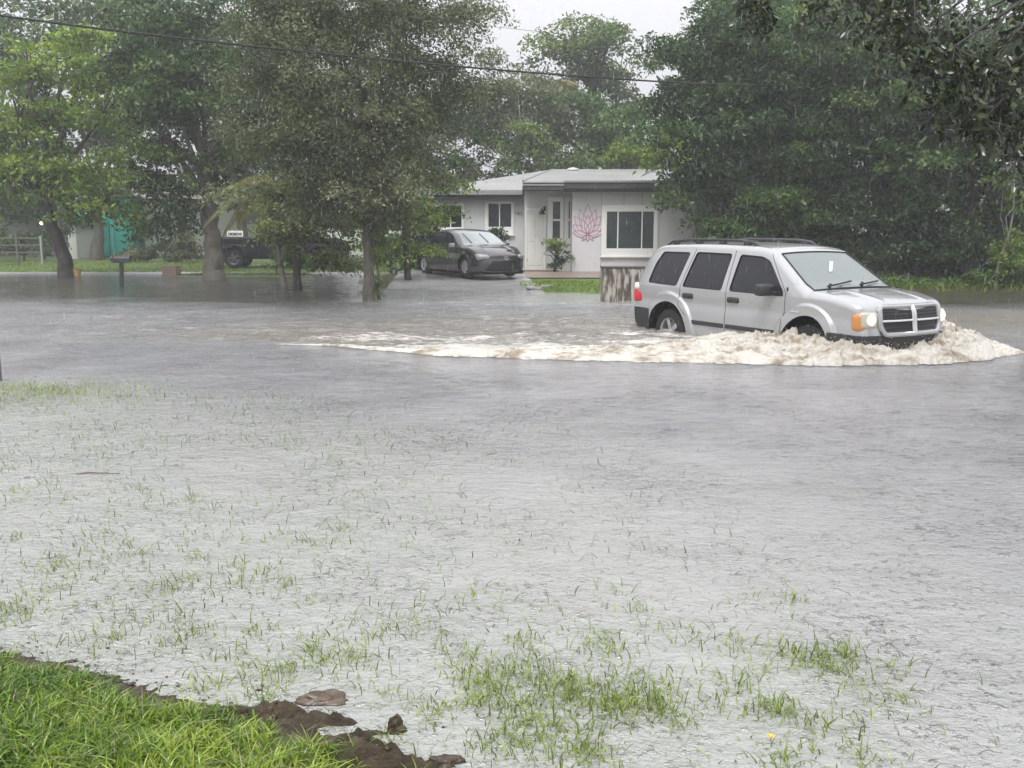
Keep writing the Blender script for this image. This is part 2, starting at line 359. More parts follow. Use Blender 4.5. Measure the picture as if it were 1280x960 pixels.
pile = (sst(7.3, 8.2, s_) * (1 - sst(9.2, 9.9, s_)))[:, None]; prof = prof * (1 - pile) + pile * np.where(bb < .5, np.sin(np.pi * bb)**.55, .97)
big = fbm(Xf * 2.2, Yf * 3.0, s=52, o=3)
rid = 1 - np.abs(fbm(Xf * 5, Yf * 6.5, s=53, o=6)) * 2.4
bil = np.abs(fbm(Xf * 9, Yf * 10, s=54, o=4))
Zf = prof * hh[:, None] * (.62 + .55 * big) + prof * np.clip(hh[:, None] * 4.5, .10, 1) * (.075 * rid - .03 + .09 * bil)
Zf += np.clip(hh[:, None] * 2.5, 0, .8) * prof * .09 * np.clip(fbm(Xf * 24, Yf * 24, s=58, o=2) - .25, 0, 1) * 2
Zf = Zf + .004
Xf2 = Xf + .05 * fbm(Xf * 9, Yf * 9, Zf * 9, s=55, o=3) * prof; Yf2 = Yf + .06 * fbm(Xf * 9, Yf * 9, Zf * 9, s=56, o=3) * prof
tint = np.clip(.5 + .75 * fbm(Xf * 3, Yf * 7, s=59, o=5) + .45 * fbm(Xf * 14, Yf * 22, s=60, o=4), 0, 1)
fm = bpy.data.materials.new('foam'); fm.use_nodes = True; t = fm.node_tree; bs = t.nodes['Principled BSDF']
a_ = t.nodes.new('ShaderNodeAttribute'); a_.attribute_name = 'tint'
t.links.new(ramp(t, a_.outputs['Fac'], [(.33, .27, .20), (.56, .51, .43), (.72, .69, .63)], [.10, .36, .66]), bs.inputs['Base Color']); bs.inputs['Roughness'].default_value = .45
bs.inputs['Subsurface Weight'].default_value = 0
tc = t.nodes.new('ShaderNodeTexCoord'); bp = t.nodes.new('ShaderNodeBump'); bp.inputs['Strength'].default_value = 1.0; bp.inputs['Distance'].default_value = .05
t.links.new(tnoise(t, tc.outputs['Object'], 24, 7, .72), bp.inputs['Height']); t.links.new(bp.outputs[0], bs.inputs['Normal'])
fo = link('bow_wave_foam', npmesh('foam', np.stack([Xf2, Yf2, Zf], -1).reshape(-1, 3), gridfaces(NF, MF), {'tint': tint}), fm, smooth=True)
tag(fo, 'churned white and brown foam thrown up in front of and beside the silver suv', 'foam', kind='stuff')
rng = np.random.default_rng(5)
def blobs(cent, rad, seed=0):
    """many small octahedra"""
    o = np.array([(1, 0, 0), (-1, 0, 0), (0, 1, 0), (0, -1, 0), (0, 0, 1), (0, 0, -1)], float)
    f = np.array([(0, 2, 4), (2, 1, 4), (1, 3, 4), (3, 0, 4), (2, 0, 5), (1, 2, 5), (3, 1, 5), (0, 3, 5)])
    V = cent[:, None, :] + o[None] * rad[:, None, :]; Fc = f[None] + (np.arange(len(cent)) * 6)[:, None, None]
    return V.reshape(-1, 3), Fc.reshape(-1, 3)
pw = np.clip(hh - .10, 0, 1)**1.5; ii = rng.choice(NF, 5200, p=pw / pw.sum()); jj = rng.integers(5, MF - 5, 5200)
cen = np.stack([Xf2[ii, jj], Yf2[ii, jj], Zf[ii, jj]], 1); up = rng.exponential(.022, 5200) * np.clip(hh[ii] * 4, .2, 1.3); cen[:, 2] += up
cen[:, :2] += rng.normal(0, .05, (5200, 2))
rd = rng.uniform(.002, .006, (5200, 1)) * np.array([[1, 1, 1.7]])
V, Fc = blobs(cen, rd)
tag(link('spray', npmesh('spray', V, Fc, {'tint': np.repeat(rng.uniform(.5, 1, 5200), 6)}), fm), 'droplets of spray flying above the foam round the silver suv', 'spray', kind='stuff')
# ================================================================== VEHICLES
def catmull(pts, n=12):
    p = np.array(pts, float); p = np.vstack([2 * p[0] - p[1], p, 2 * p[-1] - p[-2]]); o = []
    for i in range(1, len(p) - 2):
        for k in range(n):
            u = k / n; a, b, c, d_ = p[i - 1:i + 3]
            o.append(.5 * ((2 * b) + (c - a) * u + (2 * a - 5 * b + 4 * c - d_) * u * u + (3 * b - a - 3 * c + d_) * u**3))
    o.append(p[-2]); return np.array(o)
def arclen(p, n):
    s_ = np.r_[0, np.cumsum(np.hypot(*np.diff(p, axis=0).T))]; q = np.linspace(0, s_[-1], n); return np.stack([np.interp(q, s_, p[:, k]) for k in (0, 1)], 1)
def inpoly(x, z, poly):
    r = np.zeros(np.shape(x), bool); n = len(poly); j = n - 1
    for i in range(n):
        xi, zi = poly[i]; xj, zj = poly[j]
        c_ = ((zi > z) != (zj > z)) & (x < (xj - xi) * (z - zi) / (zj - zi + 1e-12) + xi); r ^= c_; j = i
    return r
def roundpoly(poly, r=.05, k=5):
    o = []; n = len(poly)
    for i in range(n):
        a, b, c_ = [np.array(poly[(i + q) % n], float) for q in (-1, 0, 1)]
        u = a - b; v = c_ - b; lu, lv = np.hypot(*u), np.hypot(*v); rr = min(r, lu * .45, lv * .45); p0 = b + u / lu * rr; p1 = b + v / lv * rr
        for q in range(k + 1):
            s_ = q / k; o.append((1 - s_)**2 * p0 + 2 * s_ * (1 - s_) * b + s_ * s_ * p1)
    return np.array(o)
def densify(poly, step=.03, close=True):
    p = np.array(poly, float); p = np.vstack([p, p[:1]]) if close else p; o = []
    for a, b in zip(p[:-1], p[1:]):
        n = max(1, int(np.hypot(*(b - a)) / step)); o += [a + (b - a) * k / n for k in range(n)]
    if not close: o.append(p[-1])
    return np.array(o)
class Car:
    def __init__(s, sp):
        s.sp = sp; s.sil = arclen(catmull(sp['sil']), 460)
    def halfw(s, x, z):
        sp = s.sp; x = np.asarray(x, float); z = np.asarray(z, float)
        wv = sp['W'] - sp['tumble'] * np.clip((z - sp['belt']) / (sp['top'] - sp['belt']), 0, 1)**1.15
        wv = wv - sp.get('low', .05) * np.clip((sp['belt'] * .62 - z) / (sp['belt'] * .4), 0, 1)**2
        wv = wv - sp['ft'][1] * np.clip((x - sp['ft'][0]) / (sp['sil_x1'] - sp['ft'][0]), 0, 1)**2 - sp['rt'][1] * np.clip((sp['rt'][0] - x) / (sp['rt'][0] - sp['sil_x0']), 0, 1)**2
        wv = wv - .012 * np.exp(-((z - sp['belt'] * .80) / .09)**2)
        for ax in sp['axles']:
            r = np.hypot(x - ax, z - sp['hub']); R_ = sp['archR']
            wv = wv + sp['flare'] * (1 - sst(R_ + sp['flw'] * .78, R_ + sp['flw'], r)) * sst(R_ - .2, R_ - .1, r)
        return wv
    def sdist(s, x, z):
        P0 = s.sil[:-1]; D = s.sil[1:] - P0; L = (D**2).sum(1); sh = np.shape(x); x = np.ravel(x); z = np.ravel(z); best = np.full(x.shape, 9.)
        for a, d_, l in zip(P0[::2], (s.sil[2::2] - s.sil[:-2:2]) if len(s.sil) % 2 else D[::2] * 2, L[::2] * 4):
            q = np.clip(((x - a[0]) * d_[0] + (z - a[1]) * d_[1]) / l, 0, 1); best = np.minimum(best, np.hypot(x - a[0] - q * d_[0], z - a[1] - q * d_[1]))
        return best.reshape(sh)
    def er(s, x, z): return s.sp['er'](x, z)
    def sidey(s, x, z):
        dd = s.sdist(x, z); r = s.er(x, z); q = np.clip(r - dd, 0, None); return s.halfw(x, z) - r + np.sqrt(np.clip(r * r - q * q, 0, None))
    def deform(s, V):
        sp = s.sp; V = np.array(V, float); y = np.abs(V[:, 1]) / sp['W']
        V[:, 0] -= sp['nose'] * y**2.3 * sst(sp['sil_x1'] - .95, sp['sil_x1'] - .05, V[:, 0]); V[:, 0] += sp['tail'] * y**2.3 * (1 - sst(sp['sil_x0'] + .05, sp['sil_x0'] + .9, V[:, 0]))
        cw = sp.get('cowl', .12); a, b = sp['ws']; V[:, 0] += cw * (1 - y**2) * sst(a - .1, a + .1, V[:, 0]) * (1 - sst(b + .1, b + .5, V[:, 0])) * sst(b - .9, b, V[:, 0])
        return V
    def dco(s, co):
        v = s.deform(np.array([co[:]]))[0]; return Vector(v)
    def build(s, root, mats):
        sp = s.sp; n = len(s.sil); mt = 120; t_ = np.r_[np.linspace(0, .90, mt - 16), .90 + .10 * (1 - (1 - np.linspace(0, 1, 17)[1:])**1.8)]
        xb = np.interp(s.sil[:, 0], [sp['sil_x0'], sp['sil_x1']], [sp['sil_x0'] + .10, sp['sil_x1'] - .10]); bt = np.stack([xb, np.full(n, sp['zb'])], 1)
        Pp = bt[:, None] + (s.sil - bt)[:, None] * t_[None, :, None]; xs, zs = Pp[..., 0], Pp[..., 1]
        # snap to arch circles
        for ax in sp['axles']:
            r = np.hypot(xs - ax, zs - sp['hub']); m = np.abs(r - sp['archR']) < .008
            k = np.where(m, sp['archR'] / np.maximum(r, 1e-6), 1); xs = ax + (xs - ax) * k; zs = sp['hub'] + (zs - sp['hub']) * k
        y = s.sidey(xs, zs); V0 = np.stack([xs, y, zs], -1).reshape(-1, 3)
        Fc = gridfaces(n, mt); cx = xs.ravel()[Fc].mean(1); cz = zs.ravel()[Fc].mean(1)
        label = np.zeros(len(Fc), int)
        for k, (nm, poly) in enumerate(sp['panels']): label[inpoly(cx, cz, poly) & (label == 0)] = k + 1
        for (poly) in sp['windows'].values(): label[inpoly(cx, cz, roundpoly(poly, .045))] = -1
        for ax in sp['axles']: label[np.hypot(cx - ax, cz - sp['hub']) < sp['archR']] = -1
        def sub(Fs, V, nm, mat, par):
            u, inv = np.unique(Fs.ravel(), return_inverse=True); return link(nm, npmesh(nm, s.deform(V[u]), inv.reshape(-1, 4)), mat, par, smooth=True)
        # wrap surface
        ny = 41; q = np.linspace(-1, 1, ny)[None, :]; sx, sz = s.sil[:, :1], s.sil[:, 1:]
        we = s.halfw(sx, sz) - s.er(sx, sz); tg = np.gradient(s.sil, axis=0); nn = np.stack([-tg[:, 1], tg[:, 0]], 1); nn /= np.linalg.norm(nn, axis=1, keepdims=True)
        cr_ = sp['crown'](s.sil[:, 0], s.sil[:, 1])[:, None] * (1 - np.abs(q)**2.2)
        if sp.get('hoodline'):
            h0, h1, hy, ha = sp['hoodline']; cr_ = cr_ + ha * np.exp(-((np.abs(q * we) - hy) / .05)**2) * sst(h0, h0 + .15, sx) * (1 - sst(h1 - .1, h1, sx))
        Vw = np.stack([sx + nn[:, :1] * cr_, q * we, sz + nn[:, 1:] * cr_], -1).reshape(-1, 3)
        Fw = gridfaces(n, ny)[:, ::-1]; wxm = sx.repeat(ny, 1).ravel()[Fw].mean(1); wzm = sz.repeat(ny, 1).ravel()[Fw].mean(1); wym = Vw[:, 1][Fw].mean(1); wem = np.broadcast_to(we, (n, ny)).ravel()[Fw].mean(1)
        lw = np.zeros(len(Fw), int)
        for k, (nm, f) in enumerate(sp['wraps']): lw[f(wxm, wzm, wym, wem) & (lw == 0)] = k + 1
        body_V = np.vstack([V0, V0 * [1, -1, 1], Vw]); nv = len(V0)
        bf = np.vstack([Fc[label == 0], Fc[label == 0][:, ::-1] + nv, Fw[lw == 0] + 2 * nv])
        body = sub(bf, body_V, 'body', mats['body'], root)
        mod = None
        s.parts = {}
        for k, (nm, poly) in enumerate(sp['panels']):
            for sg in (1, -1):
                fs = Fc[label == k + 1]
                if not len(fs): continue
                if nm == 'bumper': continue
                if nm == 'fender': continue
                s.parts[(nm, k, sg)] = sub(fs if sg == 1 else fs[:, ::-1], V0 * [1, sg, 1], nm, mats.get(nm, mats['body']), root)
        # bumpers: both sides and the wrap joined, front and rear apart
        for side in (1, -1):
            ks = [k + 1 for k, (nm, p) in enumerate(sp['panels']) if nm == 'bumper' and np.mean([a[0] for a in p]) * side > 0]; kw = [k + 1 for k, (nm, f) in enumerate(sp['wraps']) if nm == 'bumper']
            fs = Fc[np.isin(label, ks)]; fw = Fw[np.isin(lw, kw) & (wxm * side > 0)]
            if len(fs) + len(fw): sub(np.vstack([fs, fs[:, ::-1] + nv, fw + 2 * nv]), body_V, 'bumper', mats['bumper'], root)
        for k, (nm, f) in enumerate(sp['wraps']):
            if nm == 'bumper': continue
            fs = Fw[lw == k + 1]
            if len(fs): s.parts[(nm, k, 0)] = sub(fs, Vw, nm, mats[nm], root)
        # side glass, slightly sunk, each with its black rubber
        for nm, poly in sp['windows'].items():
            rp = roundpoly(poly, .045); c0 = rp.mean(0); x0, z0 = rp.min(0) - .02; x1, z1 = rp.max(0) + .02
            a, b = np.meshgrid(np.linspace(x0, x1, 50), np.linspace(z0, z1, 40), indexing='ij'); Fg = gridfaces(50, 40); big = c0 + (rp - c0) * 1.04
            k = inpoly(a.ravel()[Fg].mean(1), b.ravel()[Fg].mean(1), big); Fg = Fg[k]
            yy = s.sidey(a, b) - .010
            for sg in (1, -1):
                par = root
                for key, o in s.parts.items():
                    if key[0] == 'door' and key[2] == sg and sp['panels'][key[1]][1] is sp['owner'].get(nm): par = o
                V = np.stack([a, yy * sg, b], -1).reshape(-1, 3); u, inv = np.unique(Fg.ravel(), return_inverse=True)
                o = link('window', npmesh('window', s.deform(V[u]), inv.reshape(-1, 4)[:, ::(1 if sg == 1 else -1)]), mats['glass'], par, smooth=True)
                dn = densify(rp, .04); yl = s.sidey(dn[:, 0], dn[:, 1]) + .001; pl = s.deform(np.stack([dn[:, 0], yl * sg, dn[:, 1]], 1))
                bb_ = B().tube([*pl, pl[0]], .009, 6, cap=False)
                if par is root: bb_.build('window_seal', mats['rubber'], o)
                else: bb_.build('window_seal', mats['rubber'], par)
        # panel gaps
        for ln in sp['seams']:
            dn = densify(ln, .05, False); yl = s.sidey(dn[:, 0], dn[:, 1])
            for sg in (1, -1): B().tube([*s.deform(np.stack([dn[:, 0], yl * sg, dn[:, 1]], 1))], .0045, 5).build('panel_gap', mats['rubber'], body)
        # wheels and liners
        for ax in sp['axles']:
            for sg in (1, -1):
                yo = (sp['W'] - sp.get('inset', .06)) * sg; wr = sp['tyreR']; tw = sp.get('tw', .24)
                wh = thing('wheel', None, None); wh.parent = root; wh.location = (ax, yo - sg * tw / 2, sp['hub_w'])
                pr = [(wr * .60, -tw / 2), (wr * .66, -tw / 2 - .004), (wr * .95, -tw * .46), (wr, -tw * .34), (wr, tw * .34), (wr * .95, tw * .46), (wr * .66, tw / 2 + .004), (wr * .60, tw / 2)]
                tb = B().lathe(pr, 'y', 40); tb.build('tyre', mats['tyre'], wh, True)
                rb = B().lathe([(wr * .63, tw * .47 * sg), (wr * .60, tw * .50 * sg), (wr * .55, tw * .44 * sg), (wr * .53, tw * .2 * sg), (wr * .50, -tw * .1 * sg), (.001, -tw * .12 * sg)], 'y', 40)
                for k in range(5):
                    an = 2 * math.pi * k / 5 + .4 * ax; dx, dz = math.cos(an), math.sin(an)
                    rb.box((dx * wr * .33, tw * .33 * sg, dz * wr * .33), (wr * .48, .03, wr * .2), .01, Matrix.Rotation(-an, 3, 'Y'))
                rb.lathe([(.001, tw * .40 * sg), (.05, tw * .40 * sg), (.075, tw * .33 * sg), (.08, tw * .1 * sg)], 'y', 20); rb.build('rim', mats['rim'], wh, True)
                ys = s.halfw(ax, sp['hub'] + sp['archR'])
                lb = B(); Ra = sp['archR'] + .004; rr = []
                ang_ = np.linspace(math.pi * 1.04, -math.pi * .04, 26)
                for yv in (float(ys) - .012, sp['W'] - .42):
                    rr.append([lb.bm.verts.new((ax + Ra * math.cos(q_), yv * sg, sp['hub'] + Ra * math.sin(q_))) for q_ in ang_])
                for k in range(25): lb.bm.faces.new((rr[0][k], rr[0][k + 1], rr[1][k + 1], rr[1][k]))
                lb.bm.faces.new(rr[1]); lb.build('wheel_well', mats['well'], root)
        B().bx(sp['sil_x0'] + .2, sp['sil_x1'] - .25, -sp['W'] + .13, sp['W'] - .13, sp['zb'] - .08, sp['zb'] + .03).build('underbody', mats['well'], root)
        s.body = body; return body
    def surf(s, x, z, off=0., sg=-1):
        v = np.array([[x, (float(s.sidey(np.array([x]), np.array([z]))[0]) + off) * sg, z]]); return Vector(s.deform(v)[0])

silver = M('silver_paint', (.40, .405, .415), .24, coat=.8, metal=.35)
flake = M('charcoal_paint', (.050, .050, .055), .20, coat=1., metal=.45)
navy = M('black_paint', (.006, .007, .010), .5)
glassd = M('tinted_glass', (.016, .017, .02), .06, spec=.4)
glasst = M('rear_tinted_glass', (.022, .023, .026), .08, spec=.35)
glassw = M('sky_grey_windscreen', (.15, .175, .17), .10, spec=.9)  # grey base colour carries the bright sky reflected in the glass
rubber = M('black_rubber', (.012, .012, .012), .6)
plast = M('black_plastic', (.028, .029, .031), .45, bump=(60, .2, .004))
greypl = M('grey_bumper_plastic', (.055, .056, .06), .5)
tyre = M('tyre_rubber', (.02, .02, .02), .75); rimm = M('alloy', (.55, .55, .56), .3, metal=.8); well = M('wheel_well_dark', (.012, .012, .012), .9)
chrome = M('chrome', (.75, .76, .78), .12, metal=1.); chromes = M('satin_chrome', (.78, .79, .80), .25, metal=.85)
lens = M('clear_lens', (.42, .40, .35), .10, spec=.9, emit=((1, .86, .55), .05)); amber = M('amber_lens', (.52, .22, .07), .15, spec=.8, emit=((1, .30, .05), .02))
bulb = M('headlight_bulb', (.9, .9, .85), .1, emit=((1, .93, .75), .35)); redl = M('red_lens', (.55, .02, .03), .15, spec=.8); whitel = M('white_lens', (.8, .78, .75), .2)
meshm = M('grille_mesh', (.010, .010, .012), .5)

# ---- the silver suv
fd = [(-.15, .45), (1.02, .45), (1.05, .8), (1.08, 1.165), (.62, 1.70), (.0, 1.745), (-.12, 1.735)]
rdp = [(-.98, .45), (-.165, .45), (-.135, 1.735), (-1.04, 1.745), (-1.22, 1.14), (-1.22, .85), (-1.03, .70)]
sil = [(-2.50, .40), (-2.60, .46), (-2.63, .60), (-2.63, .72), (-2.57, .79), (-2.55, .98), (-2.50, 1.15), (-2.39, 1.40), (-2.25, 1.63), (-2.06, 1.755), (-1.72, 1.80), (-.9, 1.82), (-.1, 1.812), (.35, 1.79), (.60, 1.745), (.78, 1.65),
       (1.40, 1.245), (1.52, 1.215), (1.9, 1.18), (2.2, 1.13), (2.36, 1.075), (2.43, .98), (2.455, .80), (2.475, .66), (2.45, .5), (2.36, .40)]
suv_sp = dict(sil=sil, sil_x0=-2.63, sil_x1=2.475, W=.925, tumble=.20, belt=1.12, top=1.80, ft=(1.6, .10), rt=(-1.9, .06), axles=(-1.514, 1.514), hub=.39, hub_w=.385, archR=.50, flare=.042, flw=.17,
    zb=.36, er=lambda x, z: np.where(np.asarray(z) > 1.3, .085, np.where(np.asarray(x) > 1.2, .10, .09)) + 0 * np.asarray(z), nose=.17, tail=.10, ws=(1.40, 1.52), cowl=.10,
    crown=lambda x, z: np.where((x < .55) & (x > -2.1), .035, np.where(x > 1.4, .02, .03)), hoodline=(1.5, 2.42, .42, .012), tyreR=.385, inset=.035,
    panels=[('door', fd), ('door', rdp), ('bumper', [(-3, 0), (-1.985, 0), (-1.985, .735), (-3, .735)]), ('bumper', [(3, 0), (1.96, 0), (1.96, .70), (3, .655)])],
    windows={'q': [(-2.09, 1.18), (-1.33, 1.155), (-1.17, 1.68), (-1.84, 1.68), (-1.98, 1.48)], 'r': [(-1.16, 1.15), (-.26, 1.14), (-.20, 1.68), (-1.00, 1.69)], 'f': [(-.07, 1.14), (1.03, 1.13), (1.00, 1.20), (.62, 1.60), (.45, 1.655), (.0, 1.675)]},
    seams=[fd[:4] + [(.62, 1.70)], [(-.1575, .45), (-.1275, 1.735)], [(-1.03, .70), (-1.22, .85), (-1.22, 1.14), (-1.04, 1.745)], [(-1.98, .735), (-2.62, .735)]],
    wraps=[('windscreen', lambda x, z, y, w_: (x > .70) & (x < 1.435) & (np.abs(y) < w_ - .025) & (z > 1.22)), ('rear_window', lambda x, z, y, w_: (x < -2.1) & (z > 1.2) & (z < 1.62) & (np.abs(y) < w_ - .06)), ('bumper', lambda x, z, y, w_: (z < .68) & (x > 2)), ('bumper', lambda x, z, y, w_: (z < .735) & (x < -2))], owner={})
suv_sp['owner'] = {'f': fd, 'r': rdp}
sroot = thing('sport_utility_vehicle', 'silver four door suv with roof rack and lit headlights driving through the flooded street', 'suv', (SUV[0], SUV[1], SUVZ), SUV[2])
S_ = Car(suv_sp)
S_.build(sroot, dict(body=silver, door=silver, bumper=plast, glass=glasst, rubber=rubber, windscreen=glassw, rear_window=glasst, tyre=tyre, rim=rimm, well=well))
D_ = S_.dco
for (nm, k, sg), o in list(S_.parts.items()):
    if nm != 'door': continue
    hx = -1.02 if k == 1 else .02
    hp = S_.surf(hx, 1.005, 0, sg); B().box(hp, (.25, .06, .085), .028, seg=3).build('handle', plast, o, True)
    if k == 1: B().box(S_.surf(-.58, .60, .006, sg), (.80, .022, .065), .008).build('side_moulding', plast, o)
    else: B().box(S_.surf(.44, .60, .006, sg), (1.13, .022, .065), .008).build('side_moulding', plast, o)
    if k == 0:
        mm = B().box(S_.surf(.80, 1.205, .15, sg), (.17, .29, .17), .05, seg=3).box(S_.surf(.89, 1.165, .02, sg), (.07, .10, .05), .01); mm.build('mirror', plast, o, True)
# windscreen border, wipers, tag
wsl = [(0.70, 1.702), (1.435, 1.235)]
def wpt(u, y, off=0.):   # point on the windscreen: u 0 at the top, 1 at the bottom
    i = np.argmin(np.abs(S_.sil[:, 0] - (.70 + u * .735)) + (S_.sil[:, 1] < 1.22) * 9); sx, sz = S_.sil[i]; tg = S_.sil[i + 1] - S_.sil[i - 1]; nn = np.array([-tg[1], tg[0]]); nn /= np.hypot(*nn)
    if nn[1] < 0: nn = -nn
    we = float(S_.halfw(sx, sz) - S_.er(sx, sz)); c_ = .03 * (1 - abs(y / we)**2.2) + off; return D_(Vector((sx + nn[0] * c_, y, sz + nn[1] * c_))), we
bb_ = B(); loop = []
for k in range(13): y = -1 + 2 * k / 12; p_, we = wpt(0, 0); loop.append(wpt(0, y * (we - .025), .002)[0])
for k in range(1, 12): p_, we = wpt(k / 12, 0); loop.append(wpt(k / 12, we - .025, .002)[0])
for k in range(13): y = 1 - 2 * k / 12; p_, we = wpt(1, 0); loop.append(wpt(1, y * (we - .025), .002)[0])
for k in range(11, 0, -1): p_, we = wpt(k / 12, 0); loop.append(wpt(k / 12, -(we - .025), .002)[0])
bb_.tube([*loop, loop[0]], .013, 6, cap=False); bb_.build('window_seal', rubber, sroot)
for y0, y1 in ((-.55, .02), (.05, .6)):
    pts = [wpt(.98, y0, .03)[0], wpt(.93, (y0 * .6 + y1 * .4), .03)[0], wpt(.86, y1, .025)[0]]
    b_w = B().tube(pts, .012, 6); b_w.tube([wpt(.995, y0 + .02, .02)[0], wpt(.96, y0 + .05, .05)[0]], .022, 8); b_w.build('wiper', rubber, sroot)
tb_ = B(); q0 = wpt(.30, .10, .006)[0]; q1 = wpt(.58, -.13, .006)[0]; sd = (wpt(.4, .06, .006)[0] - wpt(.4, -.02, .006)[0]).normalized() * .035; dn_ = (q1 - q0)
tb_.poly([q0 - sd, q0 + sd, q0 + sd + dn_ * .72, q0 + sd * .8 + dn_, q0 - sd * .8 + dn_, q0 - sd + dn_ * .72], (0.002, 0, .003))
tb_.build('windscreen_tag', M('pale_blue_tag', (.55, .72, .85), .4), sroot)
for sg in (-1, 1):
    hb = D_(Vector((2.335, sg * .715, .86)))
    hl = B(); xs_ = (2.07, 2.50); 
    hl.box((2.375, sg * .735, .850), (.17, .25, .265), .075, seg=5); h_o = hl.build('headlight', amber, sroot, True, deform=D_)
    lb_ = B().box((2.385, sg * .705, .878), (.185, .235, .215), .045, seg=4); lb_.build('lens', lens, h_o, True, deform=D_)
    fb = D_(Vector((2.482, sg * .690, .885))); B().lathe([(.001, .014), (.055, .012), (.075, .0), (.078, -.03)], 'x', 20, (fb.x, fb.y, fb.z)).build('bulb', bulb, h_o, True)
    tl = B().box((-2.44, sg * .80, .93), (.30, .20, .22), .05, seg=4); t_o = tl.build('tail_light', redl, sroot, True, deform=D_)
    B().box((-2.45, sg * .80, 1.09), (.27, .19, .12), .04, seg=4).build('reversing_lens', whitel, t_o, True, deform=D_)
B().bx(-2.66, -2.0, -.90, .90, .735, .765, .012).build('bumper_step', silver, sroot, deform=D_)
# grille
gz0, gz1, gy = .690, 1.050, .575
def nosex(z): i = np.where(S_.sil[:, 0] > 2.0)[0]; return float(np.interp(-z, -S_.sil[i, 1], S_.sil[i, 0]))
gb = B(); 
gp = roundpoly([(-gy * .90, gz0), (gy * .90, gz0), (gy, gz0 + .12), (gy * .985, gz1), (-gy * .985, gz1), (-gy, gz0 + .12)], .07)
loop = [D_(Vector((nosex(z_) + .028, y_, z_))) for y_, z_ in densify(gp, .05)]
gr_root = B().tube([*loop, loop[0]], .034, 8, cap=False).build('grille', silver, sroot, True)
ins = B(); nn_ = 24
vv = [[ins.bm.verts.new(D_(Vector((nosex(gz0 + (gz1 - gz0) * j / 6) + .024, -gy + 2 * gy * i / nn_, gz0 + (gz1 - gz0) * j / 6)))) for j in range(7)] for i in range(nn_ + 1)]
for i in range(nn_):
    for j in range(6): ins.bm.faces.new((vv[i][j], vv[i + 1][j], vv[i + 1][j + 1], vv[i][j + 1]))
ins.build('grille_mesh', meshm, gr_root)
sb = B()
for k in range(7):
    z_ = gz0 + .045 + k * .043
    sb.tube([D_(Vector((nosex(z_) + .022, y_, z_))) for y_ in np.linspace(-gy + .03, gy - .03, 13)], .007, 5)
sb.build('grille_slat', M('dark_chrome', (.03, .03, .032), .35), gr_root)
cb = B(); zc = (gz0 + gz1) / 2
cb.tube([D_(Vector((nosex(zc) + .04, y_, zc))) for y_ in np.linspace(-gy + .02, gy - .02, 15)], .017, 8)
cb.tube([D_(Vector((nosex(z_) + .042, 0, z_))) for z_ in np.linspace(gz0, gz1, 9)], [.036] * 9, 8, flat=1.0)
cb.build('grille_cross', chromes, gr_root, True)
# roof rack: a rail on each side with feet, two crossbars
for sg in (-1, 1):
    yr = sg * .60; rk = B(); pts = [(-1.95, .0), (-1.80, .055), (-1.3, .070), (-.6, .070), (-.2, .065), (.05, .04), (.20, .0)]
    rk.tube([Vector((x, yr, 1.795 + z_ + (.02 if -1.8 < x < .2 else .0))) for x, z_ in pts], [.012, .024, .022, .022, .024, .026, .014], 8)
    for x in (-1.72, -1.15, -.6, -.05): rk.box((x, yr, 1.835), (.14, .05, .07), .015)
    rk.build('roof_rail', plast if sg < 0 else greypl, sroot, True)
B().tube([S_.surf(1.10, 1.20, .0, -1), S_.surf(1.10, 1.20, .0, -1) + Vector((-.012, -.0, .05))], .012, 6).build('antenna', rubber, sroot)
B().box(S_.surf(1.30, .93, .002, -1), (.16, .008, .022), .003).build('badge', chrome, sroot)

